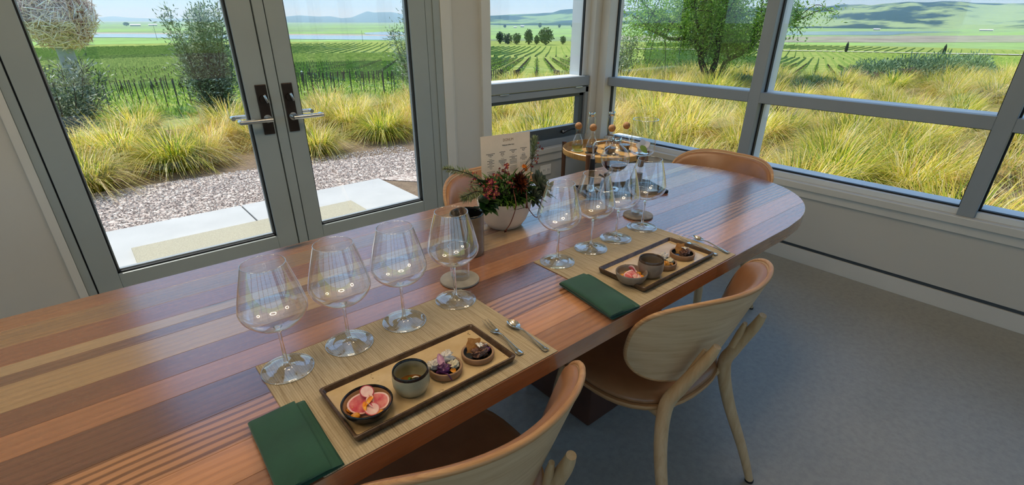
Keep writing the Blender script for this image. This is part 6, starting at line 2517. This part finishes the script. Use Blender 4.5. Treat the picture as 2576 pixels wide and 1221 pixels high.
strip('river', [(-300, 85), (60, 84), (300, 85), (700, 88), (1045, 91), (1200, 92)], [(-300, 93), (60, 93), (300, 94), (700, 98), (1045, 101), (1200, 102)], PLAIN + 0.5, M['water'], 'blue strip of river crossing the plain behind the glass doors', 'river')
strip('mud_bank', [(-300, 81), (60, 81), (300, 82), (700, 85), (1045, 88), (1200, 89)], [(-300, 85), (60, 84), (300, 85), (700, 88), (1045, 91), (1200, 92)], PLAIN + 0.4, M['mud'], 'pale pinkish mud bank along the far side of the river', 'mud bank')
flat_poly('pond', [(915, 82), (960, 80), (1060, 80), (1060, 88), (980, 88), (920, 86)], PLAIN + 0.6, M['water'], 'small pale pond beyond the river on the right of the doors', 'pond')
strip('lake', [(1620, 78), (1900, 79), (2080, 79), (2300, 79), (2420, 80)], [(1620, 86), (1900, 88), (2080, 88), (2240, 88), (2300, 83)], PLAIN + 0.5, M['water'], 'long blue lake at the foot of the green hills on the right', 'lake')
strip('marsh', [(1560, 89), (1900, 93), (2300, 90), (2700, 88)], [(1560, 101), (1900, 106), (2300, 107), (2700, 106)], PLAIN + 0.35, field_mat('marsh_brown', [(0.3, lin('#8a7f70')), (0.5, lin('#9a9280')), (0.7, lin('#93a072'))], 0.008, 0.03), 'brownish marsh between the vineyard and the lake', 'marsh')
# road across the vineyard on the right
pr = [on_terrain(x, y_) for x, y_ in ((1560, 124), (1700, 126), (1900, 128), (2100, 131), (2300, 135), (2500, 139), (2650, 142))]
mb = MB()
vsr, fsr = [], []
for i, p in enumerate(pr):
    dd = Vector((p.x, p.y, 0)).normalized()
    w_ = 0.03 * math.hypot(p.x, p.y)
    for k_ in (0, 1):
        q = p + dd * (w_ * k_)
        vsr.append((q.x, q.y, terr(q.x, q.y) + 0.7))
for i in range(len(pr) - 1):
    fsr.append((2 * i, 2 * i + 2, 2 * i + 3, 2 * i + 1))
tag(mb.add(vsr, fsr).build('farm_road', M['road'], smooth=False), 'pale farm road crossing the vineyard on the right', 'road')

M['fartree'] = leafy('far_foliage', [(0.0, lin('#2c3d22')), (0.6, lin('#4a5e34')), (1.0, lin('#6b7c4a'))], trans=0.1)
M['cypress'] = plain('cypress_green', '#1d2c17', 0.9, var=0.3, scale=0.8)


def far_tree(px, pyb, pyt, wpx, label, seed, group):
    p = on_terrain(px, pyb)
    d = math.hypot(p.x, p.y)
    depth = (p - CAM).dot(C_FWD)
    h = max(2.0, (pyb - pyt) * depth / FPX)
    r = wpx * depth / FPX / 2
    t = thing('tree', p, 0, label, 'tree', group)
    rnd = random.Random(seed)
    MB().tube([(0, 0, -0.5), (0, 0, h * 0.5)], [0.06 * h, 0.03 * h], 6).build('trunk', M['bark'], t)
    lf = MB()
    for k in range(700):
        a = Vector((rnd.gauss(0, 1), rnd.gauss(0, 1), rnd.gauss(0, 1))).normalized()
        k_ = rnd.uniform(0.5, 1.0) * (1 + 0.3 * mnoise.noise(a * 2 + Vector((seed, 0, 0))))
        q = Vector((a.x * r * k_, a.y * r * k_, h * 0.56 + a.z * h * 0.46 * k_))
        dd = Vector((rnd.gauss(0, 1), rnd.gauss(0, 1), rnd.gauss(0, 1))).normalized()
        quick_leaf(lf, q, dd, h * 0.16, h * 0.05, rnd, rnd.random())
    lf.build('crown', M['fartree'], t, angle=180, recalc=False)
    return t


GT = 'trees on the plain seen through the narrow window'
for k, (px, b, tp, w_, lb) in enumerate(((1258, 110, 84, 18, 'dark tree at the left end of the tree line in the narrow window'), (1277, 111, 88, 22, 'dark round tree second in the tree line in the narrow window'), (1300, 112, 86, 20, 'dark tree third in the tree line in the narrow window'), (1330, 112, 79, 18, 'dark upright tree in the middle of the narrow window'), (1350, 112, 92, 12, 'small dark tree between the upright and the broad tree'), (1373, 113, 76, 36, 'broad brownish tree at the right of the tree line in the narrow window'), (1416, 112, 93, 12, 'small dark tree beside the silvery olive shrub'))):
    far_tree(px, b, tp, w_, lb, 60 + k, GT)
for k, (px, b, tp, w_, lb) in enumerate(((1270, 70, 63, 7, 'tiny far tree at the left foot of the blue hill'), (1358, 70, 59, 8, 'tiny far tree below the middle of the blue hill'), (1407, 70, 62, 7, 'tiny far tree right of the middle below the blue hill'), (1440, 70, 62, 8, 'tiny far tree near the right of the narrow window'), (319, 66, 57, 14, 'small round tree beside the far barn on the plain'))):
    far_tree(px, b, tp, w_, lb, 80 + k, 'far small trees')
for px, b, tp, lb in ((2127, 132, 106, 'dark slim cypress on the vineyard road, left one'), (2372, 138, 112, 'dark slim cypress on the vineyard road, right one')):
    p = on_terrain(px, b)
    depth = (p - CAM).dot(C_FWD)
    h = (b - tp) * depth / FPX
    o = MB().lathe([(0, 0), (0.04 * h, 0), (0.05 * h, 0.03 * h), (0.13 * h, 0.15 * h), (0.15 * h, 0.4 * h), (0.10 * h, 0.75 * h), (0.0, h)], 12).build('cypress', M['cypress'], loc=p, angle=180)
    tag(o, lb, 'tree', 'cypresses on the road')
M['barn'] = plain('weathered_barn', '#9a948a', 0.9, var=0.1, scale=0.2)
M['barnroof'] = plain('pale_roof', '#d9d4cc', 0.8)


def barn(px, pyb, wpx, hpx, label):
    p = on_terrain(px, pyb)
    depth = (p - CAM).dot(C_FWD)
    w_ = wpx * depth / FPX / 2
    h = hpx * depth / FPX
    az = math.atan2(p.y, p.x) + PI / 2
    t = thing('barn', p, az, label, 'barn', 'far barns on the plain')
    MB().box(-w_, -w_ * 0.5, -1, w_, w_ * 0.5, h * 0.55).build('wall', M['barn'], t, smooth=False)
    MB().add([(-w_ * 1.05, -w_ * 0.58, h * 0.55), (w_ * 1.05, -w_ * 0.58, h * 0.55), (w_ * 1.05, w_ * 0.58, h * 0.55), (-w_ * 1.05, w_ * 0.58, h * 0.55), (-w_ * 1.05, 0, h), (w_ * 1.05, 0, h)], [(0, 1, 5, 4), (3, 4, 5, 2), (0, 4, 3), (1, 2, 5), (0, 3, 2, 1)]).build('roof', M['barnroof'], t, smooth=False)


barn(341, 66, 22, 5, 'pale low barn beside a round tree on the far plain')
barn(385, 65, 18, 4, 'dark roofed low barn by the utility pole on the far plain')
barn(1314, 69, 9, 5, 'small red-grey roofed house at the foot of the blue hill')
barn(1296, 70, 8, 3, 'small pale house left of the red-grey one below the blue hill')
barn(2480, 78, 26, 4, 'long white shed at the foot of the green hills on the right')
barn(2205, 76, 14, 4, 'small pale house below the middle of the green hills')
for px, b, tp, lb in ((396, 101, 66, 'leaning dark utility pole beside the river'), (913, 107, 80, 'thin dark utility pole in front of the pond')):
    p = on_terrain(px, b)
    depth = (p - CAM).dot(C_FWD)
    h = (b - tp) * depth / FPX
    tag(MB().tube([(0, 0, 0), (0, 0, h)], [0.25, 0.18], 8).build('utility_pole', M['stake'], loc=p), lb, 'utility pole', 'utility poles')


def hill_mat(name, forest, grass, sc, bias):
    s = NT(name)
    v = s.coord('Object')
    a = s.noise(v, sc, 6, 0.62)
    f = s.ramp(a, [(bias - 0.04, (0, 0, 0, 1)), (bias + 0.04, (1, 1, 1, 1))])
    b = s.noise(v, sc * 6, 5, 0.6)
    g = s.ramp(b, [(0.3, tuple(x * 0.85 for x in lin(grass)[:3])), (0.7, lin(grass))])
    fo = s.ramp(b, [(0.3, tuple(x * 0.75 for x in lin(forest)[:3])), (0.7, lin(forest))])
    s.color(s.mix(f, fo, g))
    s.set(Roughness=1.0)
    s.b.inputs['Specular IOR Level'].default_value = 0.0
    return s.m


def hills(name, prof, D0, D1, mat, label, seed, rough=0.10):
    """a range of hills: prof is its skyline in pixels, the ridge stands at distance D1, the foot at D0"""
    cols = []
    xs = [p[0] for p in prof]
    N = 150
    NV = 16
    vs, fs = [], []
    for i in range(N + 1):
        px = xs[0] + (xs[-1] - xs[0]) * i / N
        py = interp(prof, px)
        v = ray(px, py)
        h = math.hypot(v.x, v.y)
        az = math.atan2(v.y, v.x)
        zr = CAM.z + v.z / h * D1
        for j in range(NV + 1):
            t = j / NV
            D = D0 + (D1 - D0) * 1.7 * t
            k = D0 + (D1 - D0)
            tt_ = (D - D0) / (D1 - D0)
            s_ = math.sin(min(tt_, 1.0) * PI / 2) ** 1.5 if tt_ <= 1 else math.cos((tt_ - 1) / 0.7 * PI / 2)
            hh = (zr - PLAIN) * s_
            nz = mnoise.fractal(Vector((math.cos(az) * 14 + seed, math.sin(az) * 14, D / (D1 - D0) * 2.2)), 1.0, 2.0, 4)
            hh *= 1 + rough * 2.2 * nz * max(0, (1 - abs(tt_ - 0.55) * 1.9))
            vs.append((D * math.cos(az), D * math.sin(az), PLAIN + hh - 1))
    n = NV + 1
    for i in range(N):
        for j in range(NV):
            fs.append((i * n + j, i * n + j + 1, (i + 1) * n + j + 1, (i + 1) * n + j))
    o = MB().add(vs, fs).build(name, mat, angle=180, recalc=False)
    return tag(o, label, 'hill')


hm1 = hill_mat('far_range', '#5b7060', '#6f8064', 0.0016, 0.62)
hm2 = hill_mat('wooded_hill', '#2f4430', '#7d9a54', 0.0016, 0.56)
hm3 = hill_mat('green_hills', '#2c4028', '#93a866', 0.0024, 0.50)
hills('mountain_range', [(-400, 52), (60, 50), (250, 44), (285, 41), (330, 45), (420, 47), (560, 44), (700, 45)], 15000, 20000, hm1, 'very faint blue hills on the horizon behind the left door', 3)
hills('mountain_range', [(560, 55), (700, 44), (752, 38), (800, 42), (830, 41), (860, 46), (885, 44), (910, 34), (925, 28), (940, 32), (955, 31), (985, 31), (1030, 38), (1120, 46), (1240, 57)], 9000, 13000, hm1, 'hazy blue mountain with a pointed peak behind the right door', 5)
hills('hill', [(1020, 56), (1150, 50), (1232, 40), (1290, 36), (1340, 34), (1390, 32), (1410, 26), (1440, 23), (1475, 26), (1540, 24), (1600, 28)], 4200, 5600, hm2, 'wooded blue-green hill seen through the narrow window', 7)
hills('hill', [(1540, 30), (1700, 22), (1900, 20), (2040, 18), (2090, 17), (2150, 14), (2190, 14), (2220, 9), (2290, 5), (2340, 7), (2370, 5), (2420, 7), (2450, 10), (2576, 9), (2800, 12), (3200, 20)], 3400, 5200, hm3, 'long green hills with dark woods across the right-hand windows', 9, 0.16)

# a person working far down in the vineyard
pp = on_terrain(763, 206)
depth = (pp - CAM).dot(C_FWD)
k_ = (206 - 181) * depth / FPX / 1.72
k_ = max(0.9, min(1.25, k_))
pe = bpy.data.meshes.new('person')
J = [(0, 0, 0.92, .15), (0, 0, 1.15, .15), (0, -0.03, 1.36, .17), (0, -0.06, 1.50, .06), (0, -0.08, 1.62, .10), (-0.10, 0, 0.88, .10), (-0.11, -0.03, 0.48, .065), (-0.11, 0.02, 0.05, .05), (0.10, 0, 0.88, .10), (0.11, 0.03, 0.48, .065), (0.11, 0.02, 0.05, .05), (-0.20, -0.03, 1.38, .07), (-0.26, -0.08, 1.12, .05), (-0.22, -0.26, 0.98, .04), (0.20, -0.03, 1.38, .07), (0.26, -0.10, 1.12, .05), (0.20, -0.28, 1.0, .04), (-0.11, -0.10, 0.03, .045), (0.11, -0.10, 0.03, .045), (0, -0.08, 1.70, .09)]
E_ = [(0, 1), (1, 2), (2, 3), (3, 4), (4, 19), (0, 5), (5, 6), (6, 7), (7, 17), (0, 8), (8, 9), (9, 10), (10, 18), (2, 11), (11, 12), (12, 13), (2, 14), (14, 15), (15, 16)]
pe.from_pydata([(a * k_, b * k_, c * k_) for a, b, c, r in J], E_, [])
_bm = bmesh.new()
_bm.from_mesh(pe)
_bm.verts.layers.skin.verify()
_bm.to_mesh(pe)
_bm.free()
for sv, (a, b, c, r) in zip(pe.skin_vertices[0].data, J):
    sv.radius = (r * k_, r * k_)
pe.skin_vertices[0].data[0].use_root = True
pe.materials.append(plain('grey_work_clothes', '#77797c', 0.9, var=0.1, scale=6))
po = put('person', pe, None, pp, math.atan2(pp.y, pp.x) + PI / 2)
po.modifiers.new('skin', 'SKIN')
po.modifiers.new('sub', 'SUBSURF').render_levels = 2
tag(po, 'distant person in grey clothes and white hat bending among the vine stakes', 'person')
MB().lathe([(0, 1.80 * k_), (0.07 * k_, 1.79 * k_), (0.10 * k_, 1.70 * k_), (0.19 * k_, 1.67 * k_), (0.19 * k_, 1.655 * k_), (0, 1.66 * k_)], 16, (0, -0.08 * k_, 0)).build('hat', plain('white_hat', '#e8e6e0', 0.8), po)

# ------------------------------------------------------------------ haze over the far plain and the hills
hz = NT('distant_haze')
hz.t.nodes.remove(hz.b)
vsn = hz.n('ShaderNodeVolumeScatter')
vsn.inputs['Color'].default_value = (0.40, 0.70, 1.0, 1)
vsn.inputs['Density'].default_value = 1.5e-4
vsn.inputs['Anisotropy'].default_value = 0.4
hz.l(vsn.outputs[0], hz.out.inputs['Volume'])
hz.m.cycles.homogeneous_volume = True
o = MB().box(700, -26000, -60, 23000, 26000, 330).build('haze', hz.m, rot=_yaw, smooth=False)
tag(o, 'thin blue haze lying over the far plain and the hills', 'haze', kind='stuff')
